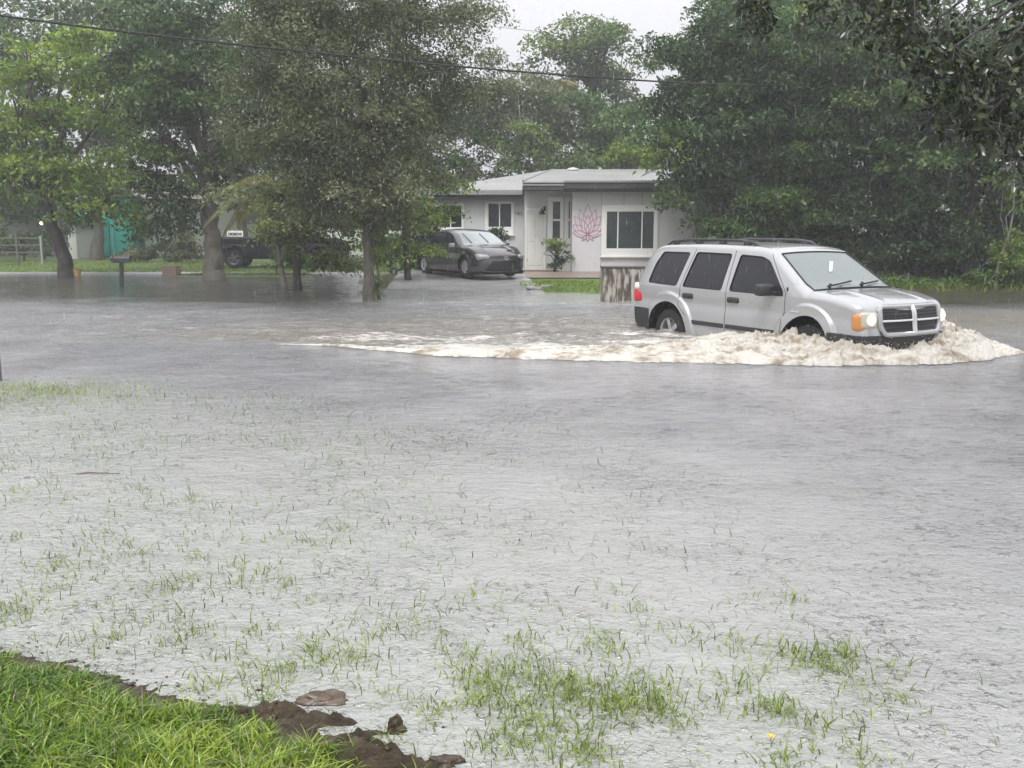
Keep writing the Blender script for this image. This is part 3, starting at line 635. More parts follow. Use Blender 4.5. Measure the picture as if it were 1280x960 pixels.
# ---- the charcoal sedan in the driveway
fd2 = [(-.10, .26), (.92, .26), (.98, .55), (1.0, .93), (.35, 1.36), (.0, 1.41), (-.12, 1.41)]
rd2 = [(-.78, .26), (-.115, .26), (-.135, 1.41), (-.75, 1.37), (-1.02, 1.10), (-1.06, .75), (-.92, .60)]
sil2 = [(-2.30, .26), (-2.38, .36), (-2.41, .55), (-2.38, .80), (-2.33, .98), (-2.20, 1.045), (-1.85, 1.085), (-1.60, 1.14), (-1.10, 1.34), (-.75, 1.42), (-.3, 1.455), (.05, 1.45), (.35, 1.39), (.60, 1.30), (1.12, 1.01), (1.24, .965), (1.6, .92), (1.95, .84), (2.2, .745), (2.33, .66), (2.39, .55), (2.41, .40), (2.40, .28), (2.32, .20)]
sed_sp = dict(sil=sil2, sil_x0=-2.41, sil_x1=2.41, W=.905, tumble=.25, belt=.93, top=1.45, ft=(1.5, .10), rt=(-1.6, .09), axles=(-1.39, 1.385), hub=.33, hub_w=.33, archR=.37, flare=.022, flw=.08,
    zb=.19, er=lambda x, z: .085 + 0 * np.asarray(z), nose=.30, tail=.20, ws=(1.12, 1.24), cowl=.12, crown=lambda x, z: np.where(x > 1.1, .035, .03), hoodline=(1.25, 2.2, .50, .015), tyreR=.33, inset=.04, tw=.21,
    panels=[('door', fd2), ('door', rd2)], windows={'r': [(-1.52, 1.07), (-.16, .945), (-.16, 1.375), (-.80, 1.345), (-1.22, 1.20)], 'f': [(-.08, .945), (.95, .92), (.88, .99), (.36, 1.305), (-.08, 1.375)]},
    seams=[fd2[:4], [(-.108, .26), (-.128, 1.41)], [(-.92, .60), (-1.06, .75), (-1.02, 1.08)]],
    wraps=[('windscreen', lambda x, z, y, w_: (x > .38) & (x < 1.17) & (np.abs(y) < w_ - .02) & (z > .97)), ('rear_window', lambda x, z, y, w_: (x < -.9) & (x > -1.75) & (z > 1.12) & (np.abs(y) < w_ - .04)),
           ('lower_grille', lambda x, z, y, w_: (x > 2) & (z > .24) & (z < .53) & (np.abs(y) < .42 + (.53 - z) * .9)), ('upper_grille', lambda x, z, y, w_: (x > 2) & (z > .575) & (z < .66) & (np.abs(y) < .52))], owner={'f': fd2, 'r': rd2})
SED = P(584, 320, 31.4); SYAW = R(-58)
droot = thing('sedan', 'dark charcoal sedan parked on the driveway in front of the grey house', 'car', (SED[0], SED[1], .17), SYAW)
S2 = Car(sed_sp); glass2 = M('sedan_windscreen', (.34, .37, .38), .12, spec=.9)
S2.build(droot, dict(body=flake, door=flake, bumper=flake, glass=glassd, rubber=rubber, windscreen=glass2, rear_window=glassd, lower_grille=meshm, upper_grille=meshm, tyre=tyre, rim=rimm, well=well))
D2 = S2.dco
for (nm, k, sg), o in list(S2.parts.items()):
    if nm != 'door': continue
    B().box(S2.surf(-.90 if k == 1 else .02, .80, .012, sg), (.19, .04, .04), .015).build('handle', flake, o, True)
    if k == 0: B().box(S2.surf(.80, .98, .11, sg), (.13, .20, .13), .04, seg=3).build('mirror', M('light_mirror_paint', (.45, .45, .46), .2, coat=1) if sg < 0 else flake, o, True)
for sg in (-1, 1):
    hl = B().box((2.15, sg * .67, .665), (.50, .33, .16),   .055, Matrix.Rotation(R(14), 3, 'Y'), 3).build('headlight', M('grey_lens', (.28, .28, .28), .15, spec=.8), droot, True, deform=D2)
    B().box((2.02, sg * .80, .67), (.2, .09, .10), .03).build('indicator', amber, hl, True, deform=D2)
    B().box((2.32, sg * .71, .33), (.06, .16, .07), .02).build('fog_light', chromes, droot, True, deform=D2)
    B().box((-2.22, sg * .70, .88), (.32, .34, .15), .04, seg=3).build('tail_light', redl, droot, True, deform=D2)
B().tube([D2(Vector((2.375, y, .60 - .04 * abs(y)))) for y in np.linspace(-.5, .5, 13)], .016, 8).build('grille_bar', chrome, droot, True)
em = B(); cc_ = D2(Vector((2.43, 0, .605)))
em.tube([cc_ + Vector((0, .075 * math.cos(a), .048 * math.sin(a))) for a in np.linspace(0, 2 * math.pi, 20)], .007, 6)
em.tube([cc_ + Vector((.002, .026 * math.cos(a), .044 * math.sin(a))) for a in np.linspace(0, 2 * math.pi, 16)], .005, 6); em.build('emblem', chrome, droot, True)
lw_ = B()
for z_ in (.30, .37, .44): lw_.tube([D2(Vector((2.415, y, z_))) for y in np.linspace(-.42, .42, 11)], .008, 5)
lw_.build('grille_slat', plast, droot)
for y0 in (-.45, .15):
    B().tube([D2(Vector((1.10, y0, 1.05))), D2(Vector((.62, y0 - .06, 1.345)))], .011, 6).build('wiper', rubber, droot)

# ---- the black pickup beyond the thick trunk
sil3 = [(-2.70, .45), (-2.78, .55), (-2.80, .80), (-2.79, 1.20), (-2.72, 1.24), (-1.5, 1.24), (-.72, 1.25), (-.66, 1.35), (-.60, 1.70), (-.45, 1.80), (.2, 1.83), (.75, 1.80), (.95, 1.72), (1.45, 1.27), (1.6, 1.20), (2.2, 1.15), (2.6, 1.08), (2.72, .98), (2.76, .7), (2.70, .45)]
fd3 = [(.1, .55), (1.15, .55), (1.2, 1.22), (.85, 1.72), (.1, 1.76)]
rd3 = [(-.60, .55), (.08, .55), (.08, 1.76), (-.42, 1.74), (-.58, 1.4)]
pk_sp = dict(sil=sil3, sil_x0=-2.80, sil_x1=2.76, W=.93, tumble=.16, belt=1.22, top=1.80, ft=(2., .06), rt=(-2.2, .03), axles=(-1.75, 1.75), hub=.40, hub_w=.40, archR=.48, flare=.03, flw=.1, zb=.45, er=lambda x, z: .06 + 0 * np.asarray(z), nose=.12, tail=.05, ws=(1.45, 1.6), cowl=.08, crown=lambda x, z: .02 + 0 * x,
    tyreR=.40, inset=.04, panels=[('door', fd3), ('door', rd3)], windows={'f': [(.14, 1.25), (1.12, 1.23), (.80, 1.62), (.14, 1.68)], 'r': [(-.50, 1.26), (.06, 1.25), (.06, 1.68), (-.40, 1.66)]}, seams=[fd3[:3], [(.09, .55), (.09, 1.76)], [(-.62, .5), (-.62, 1.3)]],
    wraps=[('windscreen', lambda x, z, y, w_: (x > .98) & (x < 1.42) & (z > 1.28) & (np.abs(y) < w_ - .03)), ('rear_window', lambda x, z, y, w_: (x < -.58) & (x > -.7) & (z > 1.35) & (z < 1.68) & (np.abs(y) < w_ - .1))], owner={'f': fd3, 'r': rd3})
PK = P(352, 325, 40.0); pkz = float(ground_z(PK[0], 40.0))
proot = thing('pickup_truck', 'black pickup truck parked sideways on the far lawn behind the thick dark tree trunk', 'pickup truck', (PK[0], PK[1], pkz), R(3))
S3 = Car(pk_sp); S3.build(proot, dict(body=navy, door=navy, bumper=navy, glass=glassd, rubber=rubber, windscreen=glassd, rear_window=glassd, tyre=tyre, rim=M('dull_rim', (.16, .16, .17), .4, metal=.5), well=well))
for sg in (-1, 1): B().box((-2.76, sg * .84, 1.02), (.08, .12, .26), .02).build('tail_light', redl, proot)
B().bx(-2.95, -2.72, -.85, .85, .52, .66, .02).build('rear_bumper', chromes, proot)
# ================================================================== THE GREY HOUSE
wallm = M('pale_grey_paint', (.65, .65, .65), .7, noise=(1.6, .3, (.55, .55, .54), (1, 1, .35)), bump=(40, .25, .006))
wall2 = M('pale_lilac_paint', (.66, .655, .675), .7, noise=(1.3, .3, (.57, .565, .58), (1, 1, .35)), bump=(40, .25, .006))
trim = M('white_trim', (.82, .82, .80), .5); doorm = M('cream_door', (.76, .76, .72), .55, noise=(3, .3, (.66, .66, .61)))
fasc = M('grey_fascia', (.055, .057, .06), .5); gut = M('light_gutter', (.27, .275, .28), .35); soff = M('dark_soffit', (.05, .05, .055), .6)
roofm = M('pale_roof', (.36, .36, .36), .35, noise=(.9, .35, (.27, .27, .26)), bump=(12, .3, .02))
gl = M('window_glass', (.018, .022, .022), .06, spec=.5); glg = M('green_window_glass', (.035, .055, .05), .08, spec=.55, noise=(1.6, .3, (.02, .03, .028)))
wood = M('worn_wood', (.20, .13, .09), .6, noise=(8, .4, (.12, .08, .06)))
house = thing('house', 'pale grey single storey house with white framed windows and lotus mural', 'house', (P(700, 300, 34)[0], 34, 0))
HL = Vector(house.location)
def hb(): return B()
def hfin(b, nm, mat, par=house, sm=False):
    return b.build(nm, mat, par, sm, deform=lambda co: co - HL)
def span(px0, px1, py0, py1, Y): a = P(px0, py0, Y); b = P(px1, py1, Y); return a[0], b[0], b[2], a[2]
YR, YD, YL = 33.2, 34.0, 35.0
xL0, xL1 = P(528, 300, YL)[0], P(656, 300, YL)[0]; xD1 = P(715, 300, YR)[0]; xR1 = P(868, 300, YR)[0]; xE = P(1005, 300, 35)[0]
zl = P(600, 243, YL)[2] + .03; zd = P(680, 238, YD)[2]; zr = P(760, 236, YR)[2]
hfin(hb().bx(xL0, xL1 + .1, YL, YL + .2, -.3, zl), 'wall', wallm)
hfin(hb().bx(xL0, xL0 + .2, YL + .2, 43, -.3, zl), 'wall', wallm)
hfin(hb().bx(xL1 - .02, xL1 + .16, YD + .2, YL - .003, -.3, zd), 'wall', wallm)
hfin(hb().bx(xL1 - .02, xD1, YD, YD + .2, -.3, zd), 'wall', wallm)
hfin(hb().bx(xD1, xR1, YR, YR + .2, -.3, zr).bx(xD1, xD1 + .15, YR + .2, YD - .003, -.3, zr).bx(xR1 - .2, xR1, YR + .2, 35, -.3, zr), 'wall', wall2)
hfin(hb().bx(xR1 - .1, xE, 35, 35.2, -.3, zr - .1).bx(xE - .2, xE, 35.2, 43, -.3, zr - .1), 'wall', wallm)
# vertical panel joints on the front wall
for px in (752, 780, 803): x = P(px, 250, YR)[0]; hfin(hb().bx(x - .008, x + .008, YR - .006, YR, zr - .55 if px != 752 else 0.1, zr), 'wall_joint', gut)
def window(px0, px1, py0, py1, Y, fr, cols, rows=1, cut=None, glass=gl, sill=True, fw=None):
    x0, x1, z0, z1 = span(px0, px1, py0, py1, Y); gx0, gx1, gz0, gz1 = span(*fr, Y)
    x1 = min(x1, cut) if cut else x1; gx1 = min(gx1, cut) if cut else gx1
    f = hb(); y0, y1 = Y - .05, Y + .01
    f.bx(x0, gx0, y0, y1, z0, z1, .006)
    if not cut: f.bx(gx1, x1, y0, y1, z0, z1, .006)
    f.bx(gx0, gx1, y0 + .002, y1, gz1, z1, .006).bx(gx0, gx1, y0 + .002, y1, z0, gz0, .006)
    wr = hfin(f, 'window', trim)
    hfin(hb().bx(gx0, gx1, Y - .012, Y - .004, gz0, gz1), 'pane', glass, wr).location = (0, 0, 0)
    m = hb(); mw = .04
    for c in cols: x = P(c, 300, Y)[0]; m.bx(x - mw / 2, x + mw / 2, Y - .035, Y - .0125, gz0, gz1, .004)
    if rows == 2: zc_ = (gz0 + gz1) / 2; m.bx(gx0, gx1, Y - .04, Y - .0125, zc_ - .03, zc_ + .03, .004)
    m.bx(gx0, gx0 + .03, Y - .03, Y - .0125, gz0, gz1).bx(gx1 - .03, gx1, Y - .03, Y - .0125, gz0, gz1)
    hfin(m, 'mullion', trim, wr)
    if sill: hfin(hb().bx(x0 - .03, x1 + (.03 if not cut else 0), Y - .10, Y, z0 - .05, z0, .008), 'sill', trim, wr)
    return wr
window(544, 580, 254, 291, YL, (549, 578, 257, 284), [563.5])
window(606, 642, 252, 293, YL, (609.5, 640, 254.5, 283.5), [624.5])
window(684.5, 704, 246, 305, YD, (690, 701, 252, 298), [], 2, sill=False)
window(706, 719, 246, 305, YD, (710, 719, 252, 298), [], 2, cut=xD1 - .002, sill=False)
window(752, 821.5, 256.5, 320, YR, (757.5, 817.5, 264.5, 310.5), [772, 802], glass=glg)
# curtains seen through the big window stand as pale folds behind the pane edge
# door
x0, x1, z0, z1 = span(658.5, 680, 262.5, 337.5, YD)
dr = hfin(hb().bx(x0, x1, YD - .03, YD, z0, z1, .01), 'door', doorm)
pb = hb(); w3 = (x1 - x0)
for (a, b_, c0, c1) in ((.12, .46, .08, .42), (.54, .88, .08, .42), (.12, .46, .48, .92), (.54, .88, .48, .92)):
    pb.bx(x0 + w3 * a, x0 + w3 * b_, YD - .042, YD - .028, z0 + (z1 - z0) * c0, z0 + (z1 - z0) * c1, .006)
hfin(pb, 'door_panel', doorm, dr)
hfin(hb().bx(x0 - .05, x0 - .002, YD - .05, YD, z0, z1 + .05, .005).bx(x1 + .002, x1 + .05, YD - .05, YD, z0, z1 + .05, .005).bx(x0, x1, YD - .05, YD, z1, z1 + .05, .005), 'door_frame', trim, dr)
hfin(hb().lathe([(.001, -.06), (.03, -.05), (.03, -.03), (.012, -.0)], 'y', 12, (x1 - .07, YD - .04, z0 + .95)).bx(x0 + .0, x0 + .02, YD - .045, YD - .02, z0 + .3, z0 + .4), 'handle', fasc, dr)
hfin(hb().bx(x0 - .2, x1 + .5, YD - .5, YD - .01, -.1, z0 - .002, .01), 'doorstep', wood)
hfin(hb().bx(x1 + .6, P(748, 340, 33)[0], YR - .35, YR - .01, -.05, .20, .01), 'base_board', wood)
# wall lamp
q = P(681, 262, YD - .06); lm = hfin(hb().box((q[0], YD - .03, q[2] + .03), (.08, .06, .16), .01).tube([(q[0], YD - .05, q[2] + .06), (q[0] - .06, YD - .16, q[2] + .07), (q[0] - .10, YD - .18, q[2] - .0)], .012, 8).lathe([(.02, .10), (.04, .06), (.12, -.10), (.115, -.10), (.03, .05)], 'z', 18, (q[0] - .10, YD - .18, q[2] - .06)), 'wall_lamp', plast, house, True)
# house number
font = bpy.data.curves.new('house_number', 'FONT'); font.body = '181'; font.size = .17; font.extrude = .008; font.align_x = 'CENTER'; font.space_character = 1.25
q = P(648, 269, YL); fo_ = bpy.data.objects.new('tmp', font); C.objects.link(fo_); bpy.context.view_layer.update()
me = bpy.data.meshes.new_from_object(fo_); bpy.data.objects.remove(fo_); no = link('house_number', me, M('number_grey', (.10, .10, .11), .4), house)
no.rotation_euler = (R(90), 0, 0); no.location = Vector((q[0], YL - .012, q[2])) - HL
# lotus mural: pale petals with pink outlines
lc = P(734.5, 292, YR); s_l = YR / F * 1.06
def petal(a, ln, wd, off=(0, 0), curl=0.):
    n = 14; o = []
    for side in (1, -1):
        for k in range(n + 1):
            u = k / n if side == 1 else 1 - k / n; wv = wd * math.sin(math.pi * u**.8)**.9 * side * (1 if u < .999 else 0)
            x, z = wv + curl * u * u * ln, u * ln; ca, sa = math.cos(a), math.sin(a); o.append((off[0] + x * ca + z * sa, off[1] - x * sa + z * ca))
    return o
pet = [(0, 34, 5.5, (0, 0)), (-.30, 29, 4.5, (-1, 0)), (.30, 29, 4.5, (1, 0)), (-.62, 25, 5, (-1, 0)), (.62, 25, 5, (1, 0)), (-1.0, 20, 5, (-1, -1)), (1.0, 20, 5, (1, -1)), (-1.35, 17, 3.6, (-1, -2)), (1.35, 17, 3.6, (1, -2)),
       (0, 21, 4, (0, 0)), (-.42, 17, 4, (0, 0)), (.42, 17, 4, (0, 0)), (2.4, 8, 1.3, (1, -2)), (-2.4, 8, 1.3, (-1, -2)), (3.14, 7, 1.3, (0, -2))]
mb = hb(); mo = hb()
for i, (a, ln, wd, off) in enumerate(pet):
    pts = [(lc[0] + x * s_l, YR - .004 - .0012 * i, lc[2] + z * s_l) for x, z in petal(a, ln, wd, off)]
    mo.tube([*pts], .009, 5, cap=False)
    pts2 = []
    for p_ in pts:
        if not pts2 or (Vector(p_) - Vector(pts2[-1])).length > 1e-4: pts2.append(p_)
    if (Vector(pts2[0]) - Vector(pts2[-1])).length < 1e-4: pts2.pop()
    mb.poly(pts2)
lo = hfin(mb, 'lotus_mural', M('pale_pink_paint', (.63, .565, .61), .7)); hfin(mo, 'petal_outline', M('rose_outline_paint', (.38, .16, .25), .7), lo)
# roof: eaves, gutters, sloping sheets
ov = .45
rf = bmesh.new(); 
def rv(x, y, z): return rf.verts.new(Vector((x, y, z)) - HL)
eL = P(575, 238, YL - ov); eM = P(653, 233, YD - ov); eR = P(705, 227, YR - ov); eE = P(1012, 228, YR - ov)
ridA = P(692, 211.5, 39.2); ridB = P(830, 213, 39.2); 
x_l = P(520, 238, YL - ov)[0]
a0 = rv(x_l, YL - ov, eL[2]); a1 = rv(eM[0], YL - ov, eL[2] + .02); b0 = rv(eM[0], YR - ov, eR[2]); c1 = rv(xR1 + .3, YR - ov, eR[2])
r0 = rv(ridA[0], 39.2, ridA[2]); r1 = rv(xR1 + .3, 39.2, ridA[2]); k0 = rv(x_l, 44, eL[2]); k1 = rv(xR1 + .3, 44, eL[2] + .1)
rf.faces.new((a0, a1, r0)); rf.faces.new((a1, b0, r0)); rf.faces.new((b0, c1, r1, r0)); rf.faces.new((a0, r0, k0)); rf.faces.new((r0, r1, k1, k0))
me = bpy.data.meshes.new('roof'); bmesh.ops.recalc_face_normals(rf, faces=rf.faces); rf.to_mesh(me); rf.free(); ro = link('roof', me, roofm, house)
so_ = ro.modifiers.new('thick', 'SOLIDIFY'); so_.thickness = .05; so_.offset = -1
hfin(hb().tube([(ridA[0] - .05, 39.2, ridA[2]), (eM[0], YR - ov, eR[2] + .02)], .03, 6), 'roof_hip', gut, ro)
v_ = P(716, 211, 38.6); hfin(hb().lathe([(.16, 0), (.16, .14), (.22, .14), (.22, .20), (.001, .24)], 'z', 16, (v_[0], 38.4, v_[2] - .2)), 'roof_vent', trim, ro)
hfin(hb().bx(x_l, eM[0] + .02, YL - ov - .10, YL - ov + .0, eL[2] - .16, eL[2] + .02, .015), 'gutter', gut)
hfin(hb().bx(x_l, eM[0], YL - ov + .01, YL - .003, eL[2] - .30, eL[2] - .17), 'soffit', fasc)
hfin(hb().bx(eM[0] + .0, eR[0] - .002, YR - ov - .08, YR - ov, eM[2] - .16, eM[2] - .02, .012), 'gutter', fasc)
hfin(hb().bx(eM[0] + .0, eR[0] - .002, YR - ov - .11, YR - ov - .002, eM[2] - .018, eM[2] + .03, .012), 'gutter_lip', gut)
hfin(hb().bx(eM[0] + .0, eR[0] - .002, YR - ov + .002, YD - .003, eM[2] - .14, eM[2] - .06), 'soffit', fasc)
hfin(hb().bx(eR[0], xR1 + .3, YR - ov - .10, YR - ov, eR[2] - .24, eR[2] - .04, .012), 'gutter', fasc)
hfin(hb().bx(eR[0], xR1 + .3, YR - ov - .14, YR - ov - .002, eR[2] - .038, eR[2] + .04, .012), 'gutter_lip', gut)
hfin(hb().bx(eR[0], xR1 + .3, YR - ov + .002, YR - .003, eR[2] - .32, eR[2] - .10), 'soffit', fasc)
hfin(hb().bx(xR1 - .1, xE + .3, 34.6, 43.5, zr - .1, zr + .12, .02), 'side_roof', roofm)
hfin(hb().bx(xL0 + .2, xE - .2, 36, 43, .2, zl - .02), 'interior_core', soff)

# ---- low stained wall behind the suv's tail
q0, q1 = P(753, 378, 22.3), P(826, 378, 22.3); zt = P(753, 333.5, 22.3)[2]
sm_ = bpy.data.materials.new('stained_render'); sm_.use_nodes = True; t = sm_.node_tree; bs = t.nodes['Principled BSDF']; tc = t.nodes.new('ShaderNodeTexCoord')
mp = t.nodes.new('ShaderNodeMapping'); mp.inputs['Scale'].default_value = (5.5, 5.5, 1.1); t.links.new(tc.outputs['Object'], mp.inputs[0])
t.links.new(ramp(t, tnoise(t, mp.outputs[0], 2.2, 5, .6), [(.055, .042, .035), (.12, .095, .08), (.34, .31, .27), (.42, .39, .34)], [.40, .47, .55, .66]), bs.inputs['Base Color']); bs.inputs['Roughness'].default_value = .5
lw = thing('low_wall', 'low streaky stained wall with thin dark cap standing behind the silver suv', 'wall', (q0[0], 22.3, 0))
B().bx(0, q1[0] - q0[0], 0, .55, -.35, zt - .035, .012).build('wall_face', sm_, lw)
B().bx(-.02, q1[0] - q0[0] + .02, -.02, .57, zt - .034, zt, .008).build('cap', M('dark_cap', (.06, .055, .05), .6), lw)

# ---- far houses
def place(o_name, lab, cat, q): return thing(o_name, lab, cat, (q[0], q[1], float(ground_z(q[0], q[1]))))
def cell(px0, px1, py0, py1, Y, o, depth=.2): x0, x1, z0, z1 = span(px0, px1, py0, py1, Y); L = o.location; return B().bx(x0 - L[0], x1 - L[0], Y - L[1], Y - L[1] + depth, z0 - L[2], z1 - L[2])
teal = M('teal_paint', (.08, .62, .53), .6, noise=(2, .3, (.07, .54, .47))); white = M('white_wall', (.84, .83, .80), .7, noise=(1, .3, (.76, .75, .71))); pink = M('pink_band', (.45, .26, .24), .6)
th = place('house', 'small teal painted house at far left, between the leaning trunk and white house', 'house', P(130, 324, 50)); 
cell(96, 168, 248, 328, 50, th, 7).build('wall', teal, th); 
zt_ = P(100, 246, 50)[2] - th.location[2]; xa, xb_ = span(90, 174, 240, 246, 50)[:2]
rb_ = B(); L_ = th.location
rb_.poly([(xa - L_[0], -.4, zt_), (xb_ - L_[0], -.4, zt_), ((xa + xb_) / 2 - L_[0], -.4, zt_ + 1.1)], (0, 8, 0)); rb_.build('roof', roofm, th)
cell(140, 143, 270, 325, 49.9, th, .06).build('corner_trim', M('pale_teal', (.35, .62, .56), .5), th)
wn = cell(106, 122, 262, 285, 49.93, th, .06).build('window', trim, th); cell(108, 120, 264, 283, 49.90, th, .03).build('pane', gl, wn)
cell(126, 138, 275, 320, 49.92, th, .05).build('door', M('deep_teal', (.04, .35, .31), .5), th)
wh_ = place('house', 'white far house with pink band under its window, behind hedge and black pickup', 'house', P(260, 324, 51))
cell(178, 372, 250, 328, 51, wh_, 8).build('wall', white, wh_); L_ = wh_.location
xa, xb_ = span(170, 380, 240, 250, 51)[:2]; zt_ = P(100, 249, 51)[2] - L_[2]
rb_ = B(); rb_.poly([(xa - L_[0], -.5, zt_), (xa - L_[0], 9, zt_), (xa - L_[0], 4, zt_ + 1.0)], (xb_ - xa, 0, 0)); rb_.build('roof', M('tan_roof', (.25, .22, .20), .6), wh_)
cell(205, 241, 289.5, 294, 50.93, wh_, .06).build('band', pink, wh_)
for a in ((219, 236, 266, 289), (304, 327, 262, 281), (248, 262, 264, 289)):
    wn = cell(*a, 50.9, wh_, .08).build('window', trim, wh_); cell(a[0] + 2, a[1] - 2, a[2] + 2, a[3] - 1.5, 50.87, wh_, .03).build('pane', M('blind_glass', (.22, .23, .23), .3) if a[0] == 304 else gl, wn)
cell(331, 345, 272, 283, 50.9, wh_, .08).build('band', pink, wh_)
gh = place('house', 'dim grey house behind the trees at the far left edge, porch light lit', 'house', P(20, 324, 54))
cell(-120, 92, 262, 330, 54, gh, 8).build('wall', M('dull_grey_wall', (.27, .26, .25), .7), gh); L_ = gh.location
xa, xb_ = span(-130, 98, 250, 262, 54)[:2]; zt_ = P(0, 261, 54)[2] - L_[2]
rb_ = B(); rb_.poly([(xa - L_[0], -.5, zt_), (xa - L_[0], 9, zt_), (xa - L_[0], 4, zt_ + 1.3)], (xb_ - xa, 0, 0)); rb_.build('roof', M('dull_roof', (.2, .19, .18), .6), gh)
cell(62, 84, 283, 322, 53.95, gh, .06).build('garage_door', M('pale_garage', (.5, .5, .5), .5), gh)
pl = B().lathe([(.001, -.09), (.07, -.05), (.09, 0), (.07, .05), (.001, .09)], 'z', 14); q = P(52, 279, 46.5)
plo = pl.build('porch_lamp', M('lit_globe', (.9, .8, .5), .4, emit=((1, .84, .5), 2.2)), None, True); plo.location = q - np.array([0, 0, .0])
B().tube([(0, 0, -.1), (0, 0, float(ground_z(q[0], 46.5)) - q[2])], .035, 8).build('pole', fasc, plo)
tag(plo, 'lit yellow globe lamp on a post, left of the leaning trunk', 'lamp')
wg = place('shed', 'narrow white shed wall right of the leaning tree trunk', 'shed', P(92, 322, 47)); cell(84, 97, 283, 324, 47, wg, 2).build('wall', white, wg)
x0, x1, z0, z1 = span(83, 98, 279, 283, 47); L_ = wg.location; B().bx(x0 - L_[0] - .1, x1 - L_[0] + .1, -.15, 2.1, z0 - L_[2], z1 - L_[2]).build('roof', gut, wg)
# rail fence / gate on the left
fencem = M('weathered_rail', (.12, .115, .11), .7)
fe = place('rail_fence', 'low grey rail fence with pale post at the far left edge of the lawn', 'fence', P(20, 323, 41.5)); L_ = fe.location
fx0, fx1 = P(-40, 300, 41.5)[0] - L_[0], P(51, 300, 41.5)[0] - L_[0]
for k in range(4): B().box((fx0 + (fx1 - fx0) * k / 3, 0, .62), (.09, .09, 1.25), .01).build('post', M('pale_post', (.30, .29, .28), .6) if k == 3 else fencem, fe)
for k, z_ in enumerate((.55, .85, 1.15)): B().bx(fx0, fx1, -.03, .02, z_ - .03, z_ + .03, .01).build('rail', fencem, fe)

# mailbox
mq = G(153, 358); mbx = thing('mailbox', 'black mailbox on a post standing in the flood water at left', 'mailbox', (mq[0], mq[1], 0), R(6)); mh = P(153, 320, mq[1])[2]
B().box((-.01, 0, mh / 2 - .28), (.10, .10, mh + .36), .01, Matrix.Rotation(R(3), 3, 'Y')).build('post', plast, mbx)
bx_ = B(); n = 10; pr = [(-.1, 0), (.1, 0)] + [(.1 * math.cos(math.pi * k / n), .11 + .1 * math.sin(math.pi * k / n)) for k in range(n + 1)]
bx_.poly([(-.27, y_, mh - .20 + z_) for y_, z_ in pr], (.54, 0, 0)); bo = bx_.build('box', plast, mbx)
B().box((-.2, -.11, mh + .0), (.03, .015, .15), .003).build('flag', M('dull_red', (.16, .03, .03), .5), mbx); B().bx(.268, .285, -.105, .105, mh - .2, mh + .01, .004).build('door', plast, mbx)
# small things on the far shore
q = P(212, 343, 34.5); bp_ = thing('planter_box', 'small worn brick planter box at the water edge right of the mailbox', 'planter', (q[0], 34.5, q[2] - .05), R(-8))
br = bpy.data.materials.new('old_brick'); br.use_nodes = True; t = br.node_tree; bs = t.nodes['Principled BSDF']; bt_ = t.nodes.new('ShaderNodeTexBrick'); tc = t.nodes.new('ShaderNodeTexCoord'); mp = t.nodes.new('ShaderNodeMapping'); mp.inputs['Rotation'].default_value = (R(90), 0, 0)
t.links.new(tc.outputs['Object'], mp.inputs[0]); t.links.new(mp.outputs[0], bt_.inputs['Vector']); bt_.inputs['Scale'].default_value = 5; bt_.inputs['Color1'].default_value = (.28, .16, .11, 1); bt_.inputs['Color2'].default_value = (.22, .15, .12, 1); bt_.inputs['Mortar'].default_value = (.30, .28, .25, 1)
t.links.new(bt_.outputs[0], bs.inputs['Base Color'])
B().bx(-.27, .27, -.03, .03, 0, .36, .01).bx(-.27, .27, .28, .34, 0, .36, .01).bx(-.27, -.21, .03, .28, 0, .36, .01).bx(.21, .27, .03, .28, 0, .36, .01).build('brick_side', br, bp_)
B().bx(-.21, .21, .03, .28, .1, .3).build('soil', wood, bp_)
q = G(97, 345.5); yb = B().lathe([(.001, 0), (.10, 0), (.13, .22), (.14, .26), (.125, .26), (.11, .05), (.001, .05)], 'z', 20); yb.tube([(-.13, 0, .25), (-.08, 0, .34), (.08, 0, .34), (.13, 0, .25)], .008, 6)
yo_ = yb.build('bucket', M('yellow_plastic', (.50, .34, .10), .5, noise=(6, .3, (.35, .25, .12)))); yo_.location = q; tag(yo_, 'yellowish bucket at the foot of the leaning trunk at left', 'bucket')
q = P(294, 296, 44.0); sg_ = thing('yard_sign', 'small white sign with dark lettering seen above the pickup bed', 'sign', (q[0], 44, float(ground_z(q[0], 44))))
hz = q[2] - sg_.location[2]; B().box((0, 0, hz + .12), (.72, .03, .30), .006).build('sign_board', trim, sg_); B().box((-.25, .02, hz / 2), (.04, .03, hz), .003).build('post', wood, sg_); B().box((.25, .02, hz / 2), (.04, .03, hz), .003).build('post', wood, sg_)
gl_ = B()
for k, (w_, h_) in enumerate(((.05, .14), (.08, .12), (.05, .15), (.09, .12), (.05, .14), (.07, .11), (.06, .13))): gl_.box((-.27 + k * .09, -.018, hz + .12), (w_, .006, h_), .002)
gl_.build('sign_lettering', rubber, sg_)
# stake at the left frame edge
q = G(0, 476); st = B().box((0, 0, .10), (.055, .045, .62), .008).build('stake', M('grey_wood', (.13, .12, .12), .7)); st.location = (q[0] - .01, q[1], 0); tag(st, 'short dark stake standing in flooded grass at the left picture edge', 'stake')
